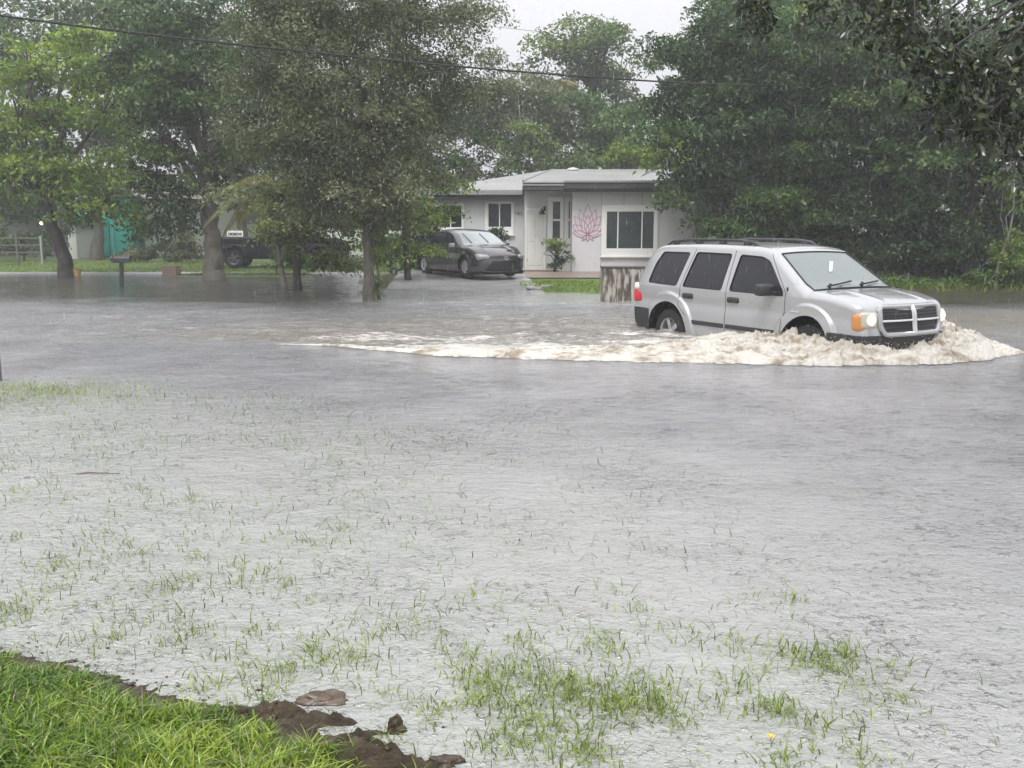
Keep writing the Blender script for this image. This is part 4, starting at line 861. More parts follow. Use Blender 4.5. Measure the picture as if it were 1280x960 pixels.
# litter, clods and flower near the shore
def clod(name, q, size, mat, seed, lab, cat, flat=.45, rz=0, group=None):
    bm = bmesh.new(); bmesh.ops.create_icosphere(bm, subdivisions=4, radius=1)
    co = np.array([v.co[:] for v in bm.verts]); n_ = fbm(co[:, 0] * 1.5 + seed, co[:, 1] * 1.5, co[:, 2] * 1.5, o=5, s=seed)
    for v, k in zip(bm.verts, n_): v.co = Vector((v.co.x * size[0], v.co.y * size[1], v.co.z * size[2])) * (1 + .7 * k)
    me = bpy.data.meshes.new(name); bm.to_mesh(me); bm.free(); o = link(name, me, mat, smooth=True); o.location = q; o.rotation_euler = (0, 0, rz); return tag(o, lab, cat, group)
mudm = M('wet_mud', (.075, .052, .032), .22, noise=(25, .4, (.022, .015, .01)), bump=(60, .8, .01))
clod('mud_clod', G(403, 876), (.085, .045, .028), M('wet_bark_slab', (.13, .095, .065), .22, noise=(12, .3, (.045, .030, .02), (1, 4, 4)), bump=(50, .8, .006)), 3, 'pale brown slab of wet mud lying at the grass edge', 'mud', rz=.1)
clod('mud_clod', G(496, 914), (.028, .022, .05), mudm, 5, 'small upright dark clod at the tip of the muddy spit', 'mud')
clod('mud_clod', G(556, 953), (.05, .03, .022), mudm, 8, 'dark low clod of mud near the bottom edge right of the grass bank', 'mud')
lt = clod('litter', G(34, 597), (.05, .04, .015), M('black_litter', (.04, .04, .05), .3, noise=(18, .2, (.5, .5, .52))), 12, 'crumpled dark and white litter floating among sparse grass at left', 'litter')
tw = B().tube([(-.14, 0, .004), (-.05, .01, .012), (.06, -.004, .01), (.16, .012, .004)], [.003, .005, .004, .002], 6).build('twig', wood); tw.location = G(120, 593); tag(tw, 'thin brown twig floating right of the crumpled litter', 'twig')
fl = thing('flower', 'tiny orange flower among submerged weeds near the bottom right', 'flower', tuple(G(963, 930)))
B().tube([(0, 0, -.05), (.003, 0, .0), (.0, 0, .025)], .0012, 6).build('stem', M('stem_green', (.10, .18, .04), .5), fl)
pt = B()
for k in range(6):
    a = k * math.pi / 3; pt.poly([(0, 0, .026), (.010 * math.cos(a - .4), .010 * math.sin(a - .4), .031), (.017 * math.cos(a), .017 * math.sin(a), .029), (.010 * math.cos(a + .4), .010 * math.sin(a + .4), .031)])
pt.build('petals', M('orange_petal', (.85, .36, .03), .5), fl); B().lathe([(.001, .035), (.005, .033), (.006, .027), (.001, .026)], 'z', 10).build('flower_centre', M('yellow_centre', (.8, .6, .05), .5), fl)
# stones on the grass verge before the house
stm = M('pale_stone', (.36, .35, .33), .5, noise=(10, .3, (.2, .19, .18)))
for k, (px, py, s_) in enumerate(((664, 360.5, .13), (672, 361.5, .10), (680, 360, .16), (688, 358.5, .12))):
    q = G(px, py, .06); clod('stone', q, (s_, s_ * .8, s_ * .5), stm, 20 + k, 'small pale stone in the row along the grass verge by the driveway', 'stone', rz=k, group='stones edging the grass verge')
# power cables
def cable(name, pts, rad, lab):
    pp = [P(*p) for p in pts]; o = []
    c_ = np.array(pp); t_ = np.linspace(0, len(pp) - 1, 60); i = np.arange(len(pp))
    cs = np.polyfit(i, c_, 3 if len(pp) > 3 else 2); q = np.stack([np.polyval(cs[:, k], t_) for k in range(3)], 1)
    ob = B().tube(q, rad, 6).build(name, rubber); return tag(ob, lab, 'cable')
cable('power_cable', [(-120, 1, 16), (0, 18, 16.6), (240, 47, 17.6), (455, 75, 18.6), (660, 92, 20.4), (910, 104, 25), (975, 106, 29.5)], .019, 'thick dark overhead cable crossing in front of the tree crowns from the upper left')
cable('power_cable', [(150, -16, 17), (300, -1, 18), (470, 17, 19), (640, 36, 22), (850, 58, 29.5)], .004, 'thin faint overhead cable just below the top picture edge')
# ================================================================== TREES AND PLANTS
rng = np.random.default_rng(11)
def rdir(n): v = rng.normal(size=(n, 3)); return v / np.linalg.norm(v, axis=1, keepdims=True)
def leaves(cent, size, droop=.3, aspect=.45, upn=.8, rnd=None, fold=False):
    """one bent leaf per centre: 4 points (2 triangles as a quad), or 6 points folded along the rib"""
    n = len(cent); L = size * rng.uniform(.65, 1.25, n)[:, None]
    nrm = rdir(n) + np.array([0, 0, upn]); nrm /= np.linalg.norm(nrm, axis=1, keepdims=True)
    d = rdir(n) - np.array([0, 0, droop]); d -= nrm * (d * nrm).sum(1, keepdims=True); d /= np.linalg.norm(d, axis=1, keepdims=True) + 1e-9; s_ = np.cross(nrm, d)
    if not fold:
        V = np.stack([cent, cent + d * L * .5 + s_ * L * aspect * .5 + nrm * L * .06, cent + d * L - nrm * L * .1, cent + d * L * .5 - s_ * L * aspect * .5 + nrm * L * .06], 1)
        Q = np.arange(n * 4).reshape(n, 4); k = 4
    else:
        A = [cent, cent + d * L * .33, cent + d * L * .70, cent + d * L - nrm * L * .12]; w1, w2 = L * aspect * .48, L * aspect * .42
        V = np.stack([A[0], A[1] + s_ * w1 + nrm * w1 * .3, A[2] + s_ * w2 + nrm * w2 * .3, A[3], A[2] - s_ * w2 + nrm * w2 * .3, A[1] - s_ * w1 + nrm * w1 * .3, A[1], A[2]], 1)
        q = np.array([(0, 6, 7, 1), (1, 7, 3, 2), (0, 5, 4, 7), (0, 7, 6, 5)]); q = np.array([(0, 1, 2, 7), (7, 2, 3, 3), (0, 7, 4, 5), (7, 3, 3, 4)])
        q = np.array([(0, 1, 2, 7), (2, 3, 4, 7), (4, 5, 0, 7)]); Q = (q[None] + np.arange(n)[:, None, None] * 8).reshape(-1, 4); k = 8
    r = rnd if rnd is not None else rng.uniform(0, 1, n)
    return V.reshape(-1, 3), Q, np.repeat(r, k)
def crown_pts(ells, Y, dens, cr, per, flat=.65, shell=2.4, depth=1.):
    """ells (px, py, rx, ry [, dy]) in photo pixels at distance Y -> clump centres and leaf points"""
    cs = []; tone = []
    for e in ells:
        c = P(e[0], e[1], Y + (e[4] if len(e) > 4 else 0)); rx, rz = e[2] / F * Y, e[3] / F * Y; ry = min(max(rx, rz), min(rx, rz) * 1.3) * depth
        vol = 4.19 * rx * ry * rz; n = max(3, int(6.2 * dens * (rx * ry * rz)**(2 / 3) * 3 / cr**2 * .5))
        d = rdir(n); rr = rng.uniform(0, 1, n)**(1 / shell); q = c + d * rr[:, None] * [rx, ry, rz]; q[:, 2] += .25 * cr * rng.normal(size=n)
        nbg = max(2, n // 11); bg_ = q[:nbg].copy(); own = rng.integers(0, nbg, n); dd = rdir(n); dd[:, 2] = np.abs(dd[:, 2]) * .75 - .15; br_ = cr * 1.7 * rng.uniform(.3, 1., n)[:, None]
        grp = rng.uniform(0, 1, n) < .58; q = np.where(grp[:, None], bg_[own] + dd * br_ * [1.25, 1.25, .75], q); bt = rng.normal(0, .17, nbg); tone.append(np.where(grp, bt[own], -.12))
        cs.append(q)
    cs = np.vstack(cs); tone = np.concatenate(tone); tone = tone[cs[:, 2] > .15]; cs = cs[cs[:, 2] > .15]
    n = len(cs); crr = cr * rng.uniform(.6, 1.35, n); k = np.maximum(4, (1.15 * per * (crr / cr)**2).astype(int)); idx = np.repeat(np.arange(n), k)
    d = rdir(len(idx)); d[:, 2] = np.abs(d[:, 2]) * 1.0 - .35; rr = rng.uniform(0, 1, len(idx))**.45
    pts = cs[idx] + d * (rr * crr[idx])[:, None] * [1, 1, flat]; pts[:, 2] -= (np.hypot(d[:, 0], d[:, 1]) * rr * crr[idx])**2 * .22 / cr
    cl = rng.normal(0, .10, n) + tone; rnd = np.clip(.45 + cl[idx] + rng.normal(0, .16, len(idx)), 0, 1)
    ok = pts[:, 2] > .03
    return cs, pts[ok], rnd[ok]
barkd = M('dark_wet_bark', (.055, .045, .038), .6, noise=(9, .3, (.03, .026, .022), (3, 3, 1)), bump=(25, .9, .03))
barkg = M('grey_bark', (.15, .135, .115), .65, noise=(7, .35, (.07, .065, .05), (3, 3, 1)), bump=(25, .9, .03))
barkp = M('pale_bark', (.26, .25, .22), .6, noise=(7, .35, (.14, .13, .11), (3, 3, 1)), bump=(20, .6, .02))
def tree(label, trunk, tr, ells, Y, leaf, mat, bark, name='broadleaf_tree', cat='tree', dens=1., cr=.6, per=60, nb=14, group=None, droop=.3, aspect=.45, flat=.65, fold=False, depth=1., extra=None, upn=.8):
    """trunk: list of (px, py) up the stem at distance Y; tr: base radius"""
    tp = [P(px, py, Y) for px, py in trunk]; b0 = tp[0].copy(); g0 = float(ground_z(b0[0], Y)); b0[2] = g0 - .25; tp[0] = b0
    root = thing(name, label, cat, (b0[0], Y, g0), 0, group); O = np.array([b0[0], Y, g0])
    cs, pts, rnd = crown_pts(ells, Y, dens, cr, per, flat, depth=depth)
    V, Q, r = leaves(pts, leaf, droop, aspect, upn, rnd, fold)
    link('crown', npmesh('crown', V - O, Q, {'rnd': r}), mat, root)
    t_ = B(); n = len(tp); rr = [tr * (1.25 if i == 0 else 1) * (1 - .55 * i / max(1, n - 1)) for i in range(n)]
    m = 5; fine = catmull([p.tolist() for p in tp], m) if n > 1 else tp
    fr_ = [rr[min(n - 1, i // m)] + (rr[min(n - 1, i // m + 1)] - rr[min(n - 1, i // m)]) * (i % m) / m for i in range(len(fine))]
    wv = [Vector(p - O) + Vector((.12 * tr * math.sin(i * 1.7), .1 * tr * math.cos(i * 2.1), 0)) for i, p in enumerate(fine)]
    t_.tube(wv, fr_, 12); t_.build('trunk', bark, root, True)
    bb = B(); top = tp[-1]; far_ = cs[rng.choice(len(cs), min(nb * 3, len(cs)), replace=False)]
    for i, c in enumerate(far_[:nb]):
        s0 = fine[int(len(fine) * rng.uniform(.55, .98))]; mid = (s0 * .45 + c * .55) + rng.normal(0, .25, 3); mid[2] += .15
        bb.tube([Vector(s0 - O), Vector((s0 * .72 + mid * .28) + rng.normal(0, .06, 3) - O), Vector(mid - O), Vector(c - O)], [tr * .42, tr * .32, tr * .20, tr * .06], 7)
        for k in range(2):
            c2 = cs[np.argsort(((cs - c)**2).sum(1))[min(len(cs) - 1, rng.integers(1, 7))]]; bb.tube([Vector(mid - O), Vector((mid + c2) / 2 + rng.normal(0, .1, 3) - O), Vector(c2 - O)], [tr * .14, tr * .09, tr * .03], 5)
    bb.build('branch', bark, root, True)
    return root
L_bright = leafmat('bright_leaves', (.05, .11, .015), (.20, .31, .035), (.46, .54, .06))
L_dark = leafmat('dark_leaves', (.022, .055, .016), (.07, .135, .028), (.20, .28, .05))
L_olive = leafmat('olive_leaves', (.055, .070, .035), (.155, .185, .088), (.31, .34, .18))
L_mid = leafmat('mid_leaves', (.03, .075, .018), (.09, .18, .038), (.24, .33, .06))
L_pale = leafmat('pale_leaves', (.06, .11, .03), (.13, .20, .05), (.24, .31, .08))
L_deep = leafmat('deep_leaves', (.020, .050, .018), (.058, .115, .032), (.16, .24, .05))
L_near = leafmat('near_glossy_leaves', (.010, .020, .008), (.026, .042, .014), (.075, .095, .028), .16, .12)
L_vine = leafmat('vine_leaves', (.07, .13, .02), (.17, .26, .04), (.30, .38, .06))
# left side
tree('bright green tree with a leaning dark trunk, at the far left', [(84, 346), (80, 322), (66, 285), (58, 255), (56, 215), (60, 150)], .27,
     [(60, 80, 85, 42), (25, 150, 75, 50), (110, 130, 75, 55), (60, 205, 95, 50), (120, 230, 60, 42), (0, 230, 45, 45), (150, 275, 25, 28), (110, 275, 25, 22)], 34, .20, L_bright, barkd, dens=.8, cr=.75, per=85, flat=.45)
tree('thick trunked dark tree with low hanging crown, behind the mailbox and before the black pickup', [(268, 352), (267, 320), (264, 285), (262, 250), (256, 190)], .34,
     [(230, 40, 80, 60), (190, 120, 55, 60), (260, 130, 70, 70), (215, 215, 50, 50), (275, 225, 55, 45), (205, 258, 25, 24), (180, 60, 45, 50), (240, 258, 18, 16), (188, 180, 34, 60), (185, 290, 16, 16)], 31.8, .17, L_dark, barkg, dens=.85, cr=.65, per=85)
tree('tall grey green fine leaved oak standing in the flood water at the centre', [(461, 377), (461, 345), (459, 300), (458, 255), (462, 200), (455, 110)], .135,
     [(450, 150, 140, 110), (400, 60, 130, 90), (505, 50, 108, 75), (350, 200, 75, 65), (528, 160, 52, 62), (470, 245, 80, 35), (440, -40, 170, 70), (320, 120, 55, 80), (570, 100, 32, 48), (455, 272, 66, 30), (400, 262, 45, 35), (495, 258, 34, 26), (450, 190, 120, 70)], 22.6, .088, L_olive, barkg, dens=.85, cr=.46, per=115, nb=20, depth=.8, flat=1.05)
tree('slim vine wrapped sapling leaning beside the oak trunk', [(474, 371), (473, 340), (466, 300), (463, 262)], .05, [(474, 345, 7, 26), (470, 300, 13, 30), (474, 362, 6, 9)], 22.9, .08, L_vine, barkp, 'sapling', 'sapling', dens=1.4, cr=.18, per=26, nb=4)
L_hang = leafmat('yellowish_hanging_leaves', (.06, .085, .025), (.17, .22, .06), (.34, .38, .10))
tree('drooping olive shrub tree on dark stems left of the oak trunk', [(372, 352), (371, 330), (374, 290), (378, 250)], .12,
     [(380, 250, 48, 50), (365, 300, 38, 36), (415, 290, 34, 48), (400, 330, 36, 16), (345, 245, 22, 26)], 27, .13, L_hang, barkd, 'shrub_tree', 'tree', dens=.9, cr=.4, per=55)
tree('bright leaved bush between the oak trunk and the grey house', [(510, 343), (508, 315), (505, 280), (510, 250)], .10,
     [(495, 262, 52, 28), (548, 234, 24, 16), (490, 308, 36, 34), (455, 290, 25, 30), (535, 268, 28, 24)], 29.5, .15, L_vine, barkd, 'bush', 'bush', dens=.75, cr=.4, per=45)
tree('dark rounded bush against the left end of the grey house', [(532, 343), (533, 325), (532, 300)], .08, [(524, 300, 27, 40), (505, 318, 24, 24)], 33.6, .12, L_deep, barkd, 'bush', 'bush', dens=1.3, cr=.35, per=70)
for px, ee, Y_, mt_, lab in ((-25, [(-40, 150, 90, 160), (30, 230, 60, 50), (30, 60, 60, 45)], 50, L_mid, 'hazy far tree behind the bright tree at the left edge'),
                             (120, [(120, 60, 80, 70), (180, 150, 90, 80), (100, 190, 60, 60), (160, 20, 60, 50)], 46, L_dark, 'hazy dark far tree between the bright tree and the thick trunked tree'),
                             (300, [(300, 90, 90, 80), (360, 190, 90, 60), (290, 230, 60, 26), (330, 20, 80, 50)], 47, L_mid, 'hazy far tree behind the black pickup'),
                             (470, [(470, 110, 100, 120), (430, 220, 100, 60), (540, 200, 60, 60)], 48, L_mid, 'hazy far tree straight behind the central oak')):
    tree(lab, [(px, 326), (px + 3, 290), (px, 240), (px + 5, 160)], .3, ee, Y_, .26, mt_, barkg, dens=.75, cr=1.0, per=75)
# behind the house
tree('tall domed pale green tree rising hazily behind the house roof', [(742, 330), (740, 260), (742, 200), (738, 110)], .35,
     [(745, 62, 50, 42), (705, 88, 34, 36), (782, 92, 28, 40), (740, 125, 62, 45), (742, 42, 28, 24)], 54, .26, L_pale, barkg, dens=.8, cr=1.0, per=80)
tree('dull olive tree with thin pale trunk behind the left end of the house roof', [(646, 330), (648, 260), (649, 200), (646, 150), (640, 100)], .14,
     [(622, 102, 36, 34), (660, 108, 30, 34), (610, 145, 45, 46), (660, 155, 42, 42), (600, 125, 28, 34)], 47, .22, L_olive, barkp, dens=.8, cr=.85, per=70)
tree('low bright green bush just above the house roof, left of its ridge', [(665, 330), (667, 260), (668, 210)], .12, [(672, 190, 28, 28), (640, 205, 30, 20), (710, 198, 28, 22)], 45, .20, L_pale, barkg, 'bush', 'bush', dens=1.0, cr=.6, per=60)
tree('dim mid green tree filling the middle ground behind the house', [(765, 330), (764, 260), (762, 180)], .25, [(740, 175, 55, 45), (790, 175, 45, 45), (700, 165, 40, 40), (600, 190, 50, 40)], 49, .24, L_mid, barkg, dens=.9, cr=.9, per=80)
tree('young yellow green tree beside the dark crown above the house roof', [(790, 330), (792, 260), (792, 215)], .08, [(765, 200, 14, 16), (785, 190, 12, 18), (812, 200, 14, 20)], 40.5, .20, L_vine, barkp, 'sapling', 'tree', dens=1.3, cr=.4, per=30)
# right side mass of trees
tree('dark dense tree overhanging the right end of the house wall', [(905, 345), (902, 300), (895, 240), (880, 150)], .30,
     [(912, 60, 80, 80), (852, 135, 52, 50), (880, 190, 60, 50), (848, 205, 28, 40), (846, 245, 16, 24), (930, 130, 70, 70), (838, 92, 32, 34), (905, 250, 35, 45), (925, 300, 28, 35)], 30.5, .16, L_deep, barkd, dens=1.0, cr=.6, per=95)
tree('mid green tree with long drooping branches behind the silver suv', [(985, 345), (982, 300), (978, 230), (985, 130)], .28,
     [(1000, 60, 100, 80), (960, 150, 70, 60), (1040, 150, 80, 70), (985, 220, 70, 60), (950, 270, 50, 55), (1030, 270, 60, 60), (990, 330, 60, 25)], 31.5, .16, L_mid, barkd, dens=1.0, cr=.6, per=95)
tree('deep green tree above the suv windscreen and bonnet, right of centre', [(1095, 350), (1092, 300), (1098, 230), (1090, 140)], .26,
     [(1110, 60, 90, 80), (1090, 170, 75, 65), (1150, 190, 70, 70), (1085, 260, 65, 55), (1130, 300, 60, 45), (1070, 320, 50, 35)], 29.5, .15, L_deep, barkd, dens=1.0, cr=.6, per=95)
tree('dark tree at the right picture edge behind the muddy roadside', [(1215, 358), (1212, 310), (1216, 230), (1210, 140)], .25,
     [(1230, 80, 90, 90), (1200, 190, 70, 65), (1280, 210, 70, 80), (1190, 280, 60, 50), (1250, 300, 60, 45), (1320, 280, 50, 70)], 28, .15, L_deep, barkd, dens=1.0, cr=.6, per=95)
for px, ee, lab in ((930, [(935, 100, 90, 120), (930, 230, 80, 90)], 'large hazy tree at the back, above the right end of the house'), (1050, [(1050, 120, 110, 170), (1040, 280, 90, 60)], 'large hazy tree at the back, above the suv windscreen'), (1210, [(1210, 130, 120, 190), (1200, 290, 100, 50)], 'large hazy tree at the back by the right picture edge')):
    tree(lab, [(px, 332), (px, 290), (px + 4, 220), (px, 120)], .35, ee, 40, .24, L_mid, barkg, dens=1.0, cr=.95, per=110)
tree('light green weedy bush row along the right bank, nearest the water', [(1190, 362), (1190, 350)], .03, [(1120, 353, 30, 7), (1165, 355, 30, 8), (1210, 353, 30, 10), (1255, 350, 30, 13), (1295, 347, 30, 15)], 26.4, .09, L_mid, barkd, 'weedy_bush', 'bush', dens=1.3, cr=.22, per=34, nb=3)
tree('yellow green vine climbing up the dark foliage at the right edge', [(1246, 362), (1248, 330), (1262, 290), (1268, 240), (1262, 200)], .035, [(1250, 335, 12, 22), (1264, 295, 9, 22), (1272, 320, 13, 26), (1240, 225, 9, 12), (1270, 255, 7, 20), (1236, 350, 12, 9)], 26.2, .10, L_vine, barkp, 'climbing_vine', 'vine', dens=1.2, cr=.22, per=22, nb=4)
tree('dense dark bush at the back of the right bank, behind the suv bonnet', [(1075, 352), (1075, 320)], .06, [(1060, 318, 48, 32), (1110, 322, 45, 30)], 30.5, .14, L_deep, barkd, 'bush', 'bush', dens=.9, cr=.45, per=70, nb=6)
tree('dense green bush at the back of the right bank, just right of the suv headlights', [(1170, 354), (1170, 320)], .06, [(1160, 318, 48, 34), (1210, 322, 45, 30)], 29.6, .14, L_mid, barkd, 'bush', 'bush', dens=.9, cr=.45, per=70, nb=6)
tree('dense dark bush at the back of the right bank, at the picture edge', [(1270, 356), (1270, 320)], .06, [(1262, 315, 45, 38), (1310, 320, 45, 36)], 28.8, .14, L_deep, barkd, 'bush', 'bush', dens=.9, cr=.45, per=70, nb=6)
tree('dark low shrubs behind the rail fence at far left', [(30, 325), (30, 312)], .05, [(10, 306, 34, 17), (58, 308, 24, 15), (-40, 306, 30, 18)], 45, .15, L_dark, barkd, 'shrub', 'shrub', dens=.9, cr=.4, per=60, nb=5)
# hedges of the far houses
tree('clipped brownish green hedge in front of the white far house, right of the mailbox', [(222, 325), (222, 312)], .05, [(215, 313, 17, 11), (235, 312, 15, 12)], 44, .12, L_olive, barkd, 'hedge', 'hedge', dens=1.8, cr=.35, per=70, nb=4)
tree('low brown green hedge before the teal house, straight above the mailbox', [(168, 325), (168, 314)], .05, [(165, 314, 14, 10), (186, 316, 10, 8)], 44.5, .12, L_olive, barkd, 'hedge', 'hedge', dens=1.8, cr=.35, per=70, nb=4)
tree('low shrub between the pickup bonnet and the drooping olive tree', [(345, 332), (345, 320)], .03, [(362, 322, 18, 13), (372, 328, 14, 8)], 35, .13, L_mid, barkd, 'shrub', 'shrub', dens=1.3, cr=.3, per=50, nb=4)
# plants at the house wall
tree('dark spreading potted bush with upright green tip beside the front door', [(693, 341), (694, 330), (695, 318)], .05, [(698, 324, 9, 13), (689, 314, 7, 6), (703, 318, 5, 9)], 33.1, .08, L_deep, barkd, 'shrub', 'shrub', dens=.4, cr=.16, per=46, nb=8)
tree('upright spiky green plant growing out of the dark bush by the door', [(695, 335), (694, 318)], .02, [(694, 304, 5, 9), (698, 309, 5, 5)], 32.9, .16, L_vine, barkd, 'spiky_plant', 'plant', dens=1.0, cr=.15, per=22, nb=3, aspect=.2)
tree('small dark plant behind the sedan bonnet under the second window', [(622, 340), (622, 310), (620, 298)], .025, [(620, 292, 5, 8), (628, 301, 6, 5)], 34.3, .11, L_deep, barkd, 'shrub', 'shrub', dens=1.3, cr=.15, per=30, nb=4)
tree('yellow green leafed sapling at the right corner of the house, before the dark crown', [(872, 345), (866, 290), (846, 235), (826, 205)], .03, [(818, 190, 12, 12), (805, 212, 9, 6), (834, 178, 7, 10), (838, 208, 10, 7)], 28.2, .17, L_vine, barkd, 'sapling', 'tree', dens=.6, cr=.28, per=14, nb=4)
# palms
def palm(label, base, top, Y, n, ln, mat, tr, fan=False):
    b = P(*base, Y); tpt = P(*top, Y); g0 = float(ground_z(b[0], Y)); root = thing('palm_tree', label, 'palm', (b[0], Y, g0)); O = Vector((b[0], Y, g0)); T = Vector(tpt) - O
    B().tube([Vector((0, 0, -.2)), Vector((T.x * .3, 0, T.z * .4)), Vector((T.x * .8, 0, T.z * .8)), T], [tr * 1.3, tr, tr * .9, tr * .8], 10).build('trunk', barkp, root, True)
    V = []; Q = []; rn = []; st = B()
    for k in range(n):
        a = 2 * math.pi * k / n + rng.uniform(-.2, .2); el = rng.uniform(-.2, 1.0); hd = Vector((math.cos(a), math.sin(a), 0)); L = ln * rng.uniform(.8, 1.1); sd = Vector((-math.sin(a), math.cos(a), 0)); pts = []
        for i in range(9): u = i / 8; pts.append(T + hd * (L * u * math.cos(el * (1 - u * .4))) + Vector((0, 0, L * (u * math.sin(el) - u * u * .75))))
        st.tube(pts, [.025 * (1 - .8 * i / 8) for i in range(9)], 5); fr = rng.uniform(0, 1)
        for i in range(1, 46):
            u = i / 46 * 8; j = min(7, int(u)); p = pts[j].lerp(pts[j + 1], u - j); dr_ = (pts[j + 1] - pts[j]).normalized(); w_ = L * .34 * math.sin(math.pi * (i / 46)**.7) + .04
            for sg in (-1, 1):
                e_ = p + (sd * sg * .8 + dr_ * .7 + Vector((0, 0, -.45))).normalized() * w_; m_ = (p + e_) / 2 + Vector((0, 0, w_ * .08)); wd = dr_ * .022; b_ = len(V)
                V += [p, m_ + wd, e_, m_ - wd]; Q.append((b_, b_ + 1, b_ + 2, b_ + 3)); rn += [fr] * 4
    st.build('frond_stem', mat, root); link('crown', npmesh('crown', [v[:] for v in V], Q, {'rnd': rn}), mat, root)
L_palm = leafmat('palm_leaves', (.10, .13, .03), (.22, .22, .06), (.40, .32, .09), .45, .3); L_palm2 = leafmat('dull_palm_leaves', (.09, .10, .03), (.18, .17, .06), (.30, .24, .09), .5, .3)
palm('small palm with yellowing fronds between the thick trunk and the oak', (356, 335), (330, 236), 28.0, 15, 1.8, L_palm, .07)
palm('hazy palm with drooping straw coloured fronds above the house roof', (672, 330), (690, 108), 51, 20, 2.2, L_palm2, .12)
# overhanging near branches, upper right: the tree stands just outside the picture
nt_root = thing('broadleaf_tree', 'near tree with glossy dark leaves hanging into the upper right corner', 'tree', (7.2, 9.3, -.06)); O = np.array([7.2, 9.3, -.06])
B().tube([(0, 0, -.2), (.05, .0, 1.2), (-.1, .05, 2.6), (-.3, .0, 4.2), (-.2, .1, 6.)], [.30, .24, .21, .17, .1], 14).build('trunk', barkd, nt_root, True)
bb = B(); tips = []
def limb(a, b, r, sag=.2, n=5):
    a, b = np.array(a, float), np.array(b, float); o = []
    for i in range(n + 1): u = i / n; o.append(a + (b - a) * u + np.array([0, 0, sag * math.sin(math.pi * u)]) + rng.normal(0, .03, 3) * (0 < i < n))
    bb.tube([Vector(q - O) for q in o], [max(.003, r * (1 - .8 * i / n)) for i in range(n + 1)], 7); return o
twigs = []
for (px, py, Y_) in [(1130, -20, 8.6), (1190, 60, 8.4), (1230, 150, 8.2), (1270, 40, 8.0), (1180, -60, 9.4), (1250, 120, 9.2), (1285, 190, 8.6), (1060, -30, 9.0), (1290, 100, 7.8), (1150, 40, 9.2), (1215, 20, 9.8)]:
    e = P(px, py, Y_); m_ = limb((7.0 + rng.uniform(-.2, .1), 9.3, rng.uniform(3.6, 5.0)), e, .045, .5)
    for k in range(13):
        s0 = m_[rng.integers(2, 6)]; c = s0 + rng.normal(0, .42, 3) * [1, 1, .5] + [0, 0, -.38]; twigs.append((s0, limb(s0, c, .009, .05, 4)))
# sprays that hang lower, as in the photograph
for (px, py, Y_) in [(1100, 75, 8.5), (1120, 90, 8.4), (1150, 120, 8.4), (1175, 160, 8.3), (1160, 130, 8.6), (1200, 185, 8.3), (1215, 215, 8.2), (1240, 170, 8.4), (1265, 140, 8.2), (1190, 100, 8.6), (1085, 55, 8.9), (1225, 120, 8.3), (1275, 60, 8.2), (1260, 205, 8.4), (1140, 50, 8.8), (1105, 30, 8.9), (1060, 12, 9.0), (1020, 5, 9.2), (940, 60, 9.4), (935, 40, 9.4)]:
    e = P(px, py, Y_); s0 = e + np.array([.25, .3, .75]); twigs.append((s0, limb(s0, e, .008, .02, 5)))
    for k in range(3): c = e + rng.normal(0, .14, 3) + [0, 0, .12]; twigs.append((s0, limb(e + (s0 - e) * .5, c, .005, .02, 4)))
bb.build('branch', barkd, nt_root, True)
cp = []
for s0, t_ in twigs:
    t_ = np.array(t_)
    for k in range(36): u = rng.uniform(.15, 1.02) * (len(t_) - 1); i = min(len(t_) - 2, int(u)); cp.append(t_[i] + (t_[i + 1] - t_[i]) * (u - i) + rng.normal(0, .035, 3))
V, Q, r = leaves(np.array(cp), .085, .6, .42, .3, None, True); link('crown', npmesh('crown', V - O, Q, {'rnd': r}), L_near, nt_root)

# ================================================================== GRASS
def blades(x, y, z, h, wd, lean=.6, mat=None, name='grass', rnd=None):
    n = len(x); a = rng.uniform(0, 2 * math.pi, n); ld = np.stack([np.cos(a), np.sin(a), np.zeros(n)], 1); sd = rdir(n); sd[:, 2] = 0; sd /= np.linalg.norm(sd, axis=1, keepdims=True)
    b = np.stack([x, y, z], 1); ll = lean * rng.uniform(.1, 1.6, n)[:, None]; rows = []
    for u, wk in ((0, .8), (.35, 1.), (.7, .8), (1., .06)):
        c = b + np.array([0, 0, 1]) * (h[:, None] * u * (1 - .35 * u * np.minimum(ll, 1.2))) + ld * h[:, None] * ll * u**1.8; w_ = sd * (wd[:, None] * wk * .5); rows += [c - w_, c + w_]
    V = np.stack(rows, 1); q = np.array([(0, 1, 3, 2), (2, 3, 5, 4), (4, 5, 7, 6)]); Q = (q[None] + np.arange(n)[:, None, None] * 8).reshape(-1, 4)
    r = np.repeat(rng.uniform(0, 1, n) if rnd is None else rnd, 8); return V.reshape(-1, 3), Q, r
L_grass = leafmat('lawn_blades', (.05, .11, .010), (.15, .25, .02), (.34, .42, .06), .28, .25); L_wet = leafmat('flooded_blades', (.035, .055, .010), (.13, .19, .025), (.30, .38, .06), .32, .3)
L_straw = leafmat('dead_blades', (.20, .16, .09), (.33, .28, .16), (.48, .42, .28), .5, .3)
def gobj(nm, parts, mat, lab, cat='grass'):
    V = np.vstack([p[0] for p in parts]); off = np.cumsum([0] + [len(p[0]) for p in parts[:-1]]); Q = np.vstack([p[1] + o for p, o in zip(parts, off)]); r = np.concatenate([p[2] for p in parts])
    return tag(link(nm, npmesh(nm, V, Q, {'rnd': r}), mat, smooth=False), lab, cat, kind='stuff')
n = 90000; x = rng.uniform(-4.2, .2, n); y = rng.uniform(1.6, 4.6, n); d = bank_d(x, y); nz = fbm(x * 4, y * 4, s=61, o=3); kp = (d > .10 + .30 * np.clip(nz, -.5, 1)) & (rng.uniform(0, 1, n) < .35 + .75 * sst(.0, .22, d)) & (x > -2.9)
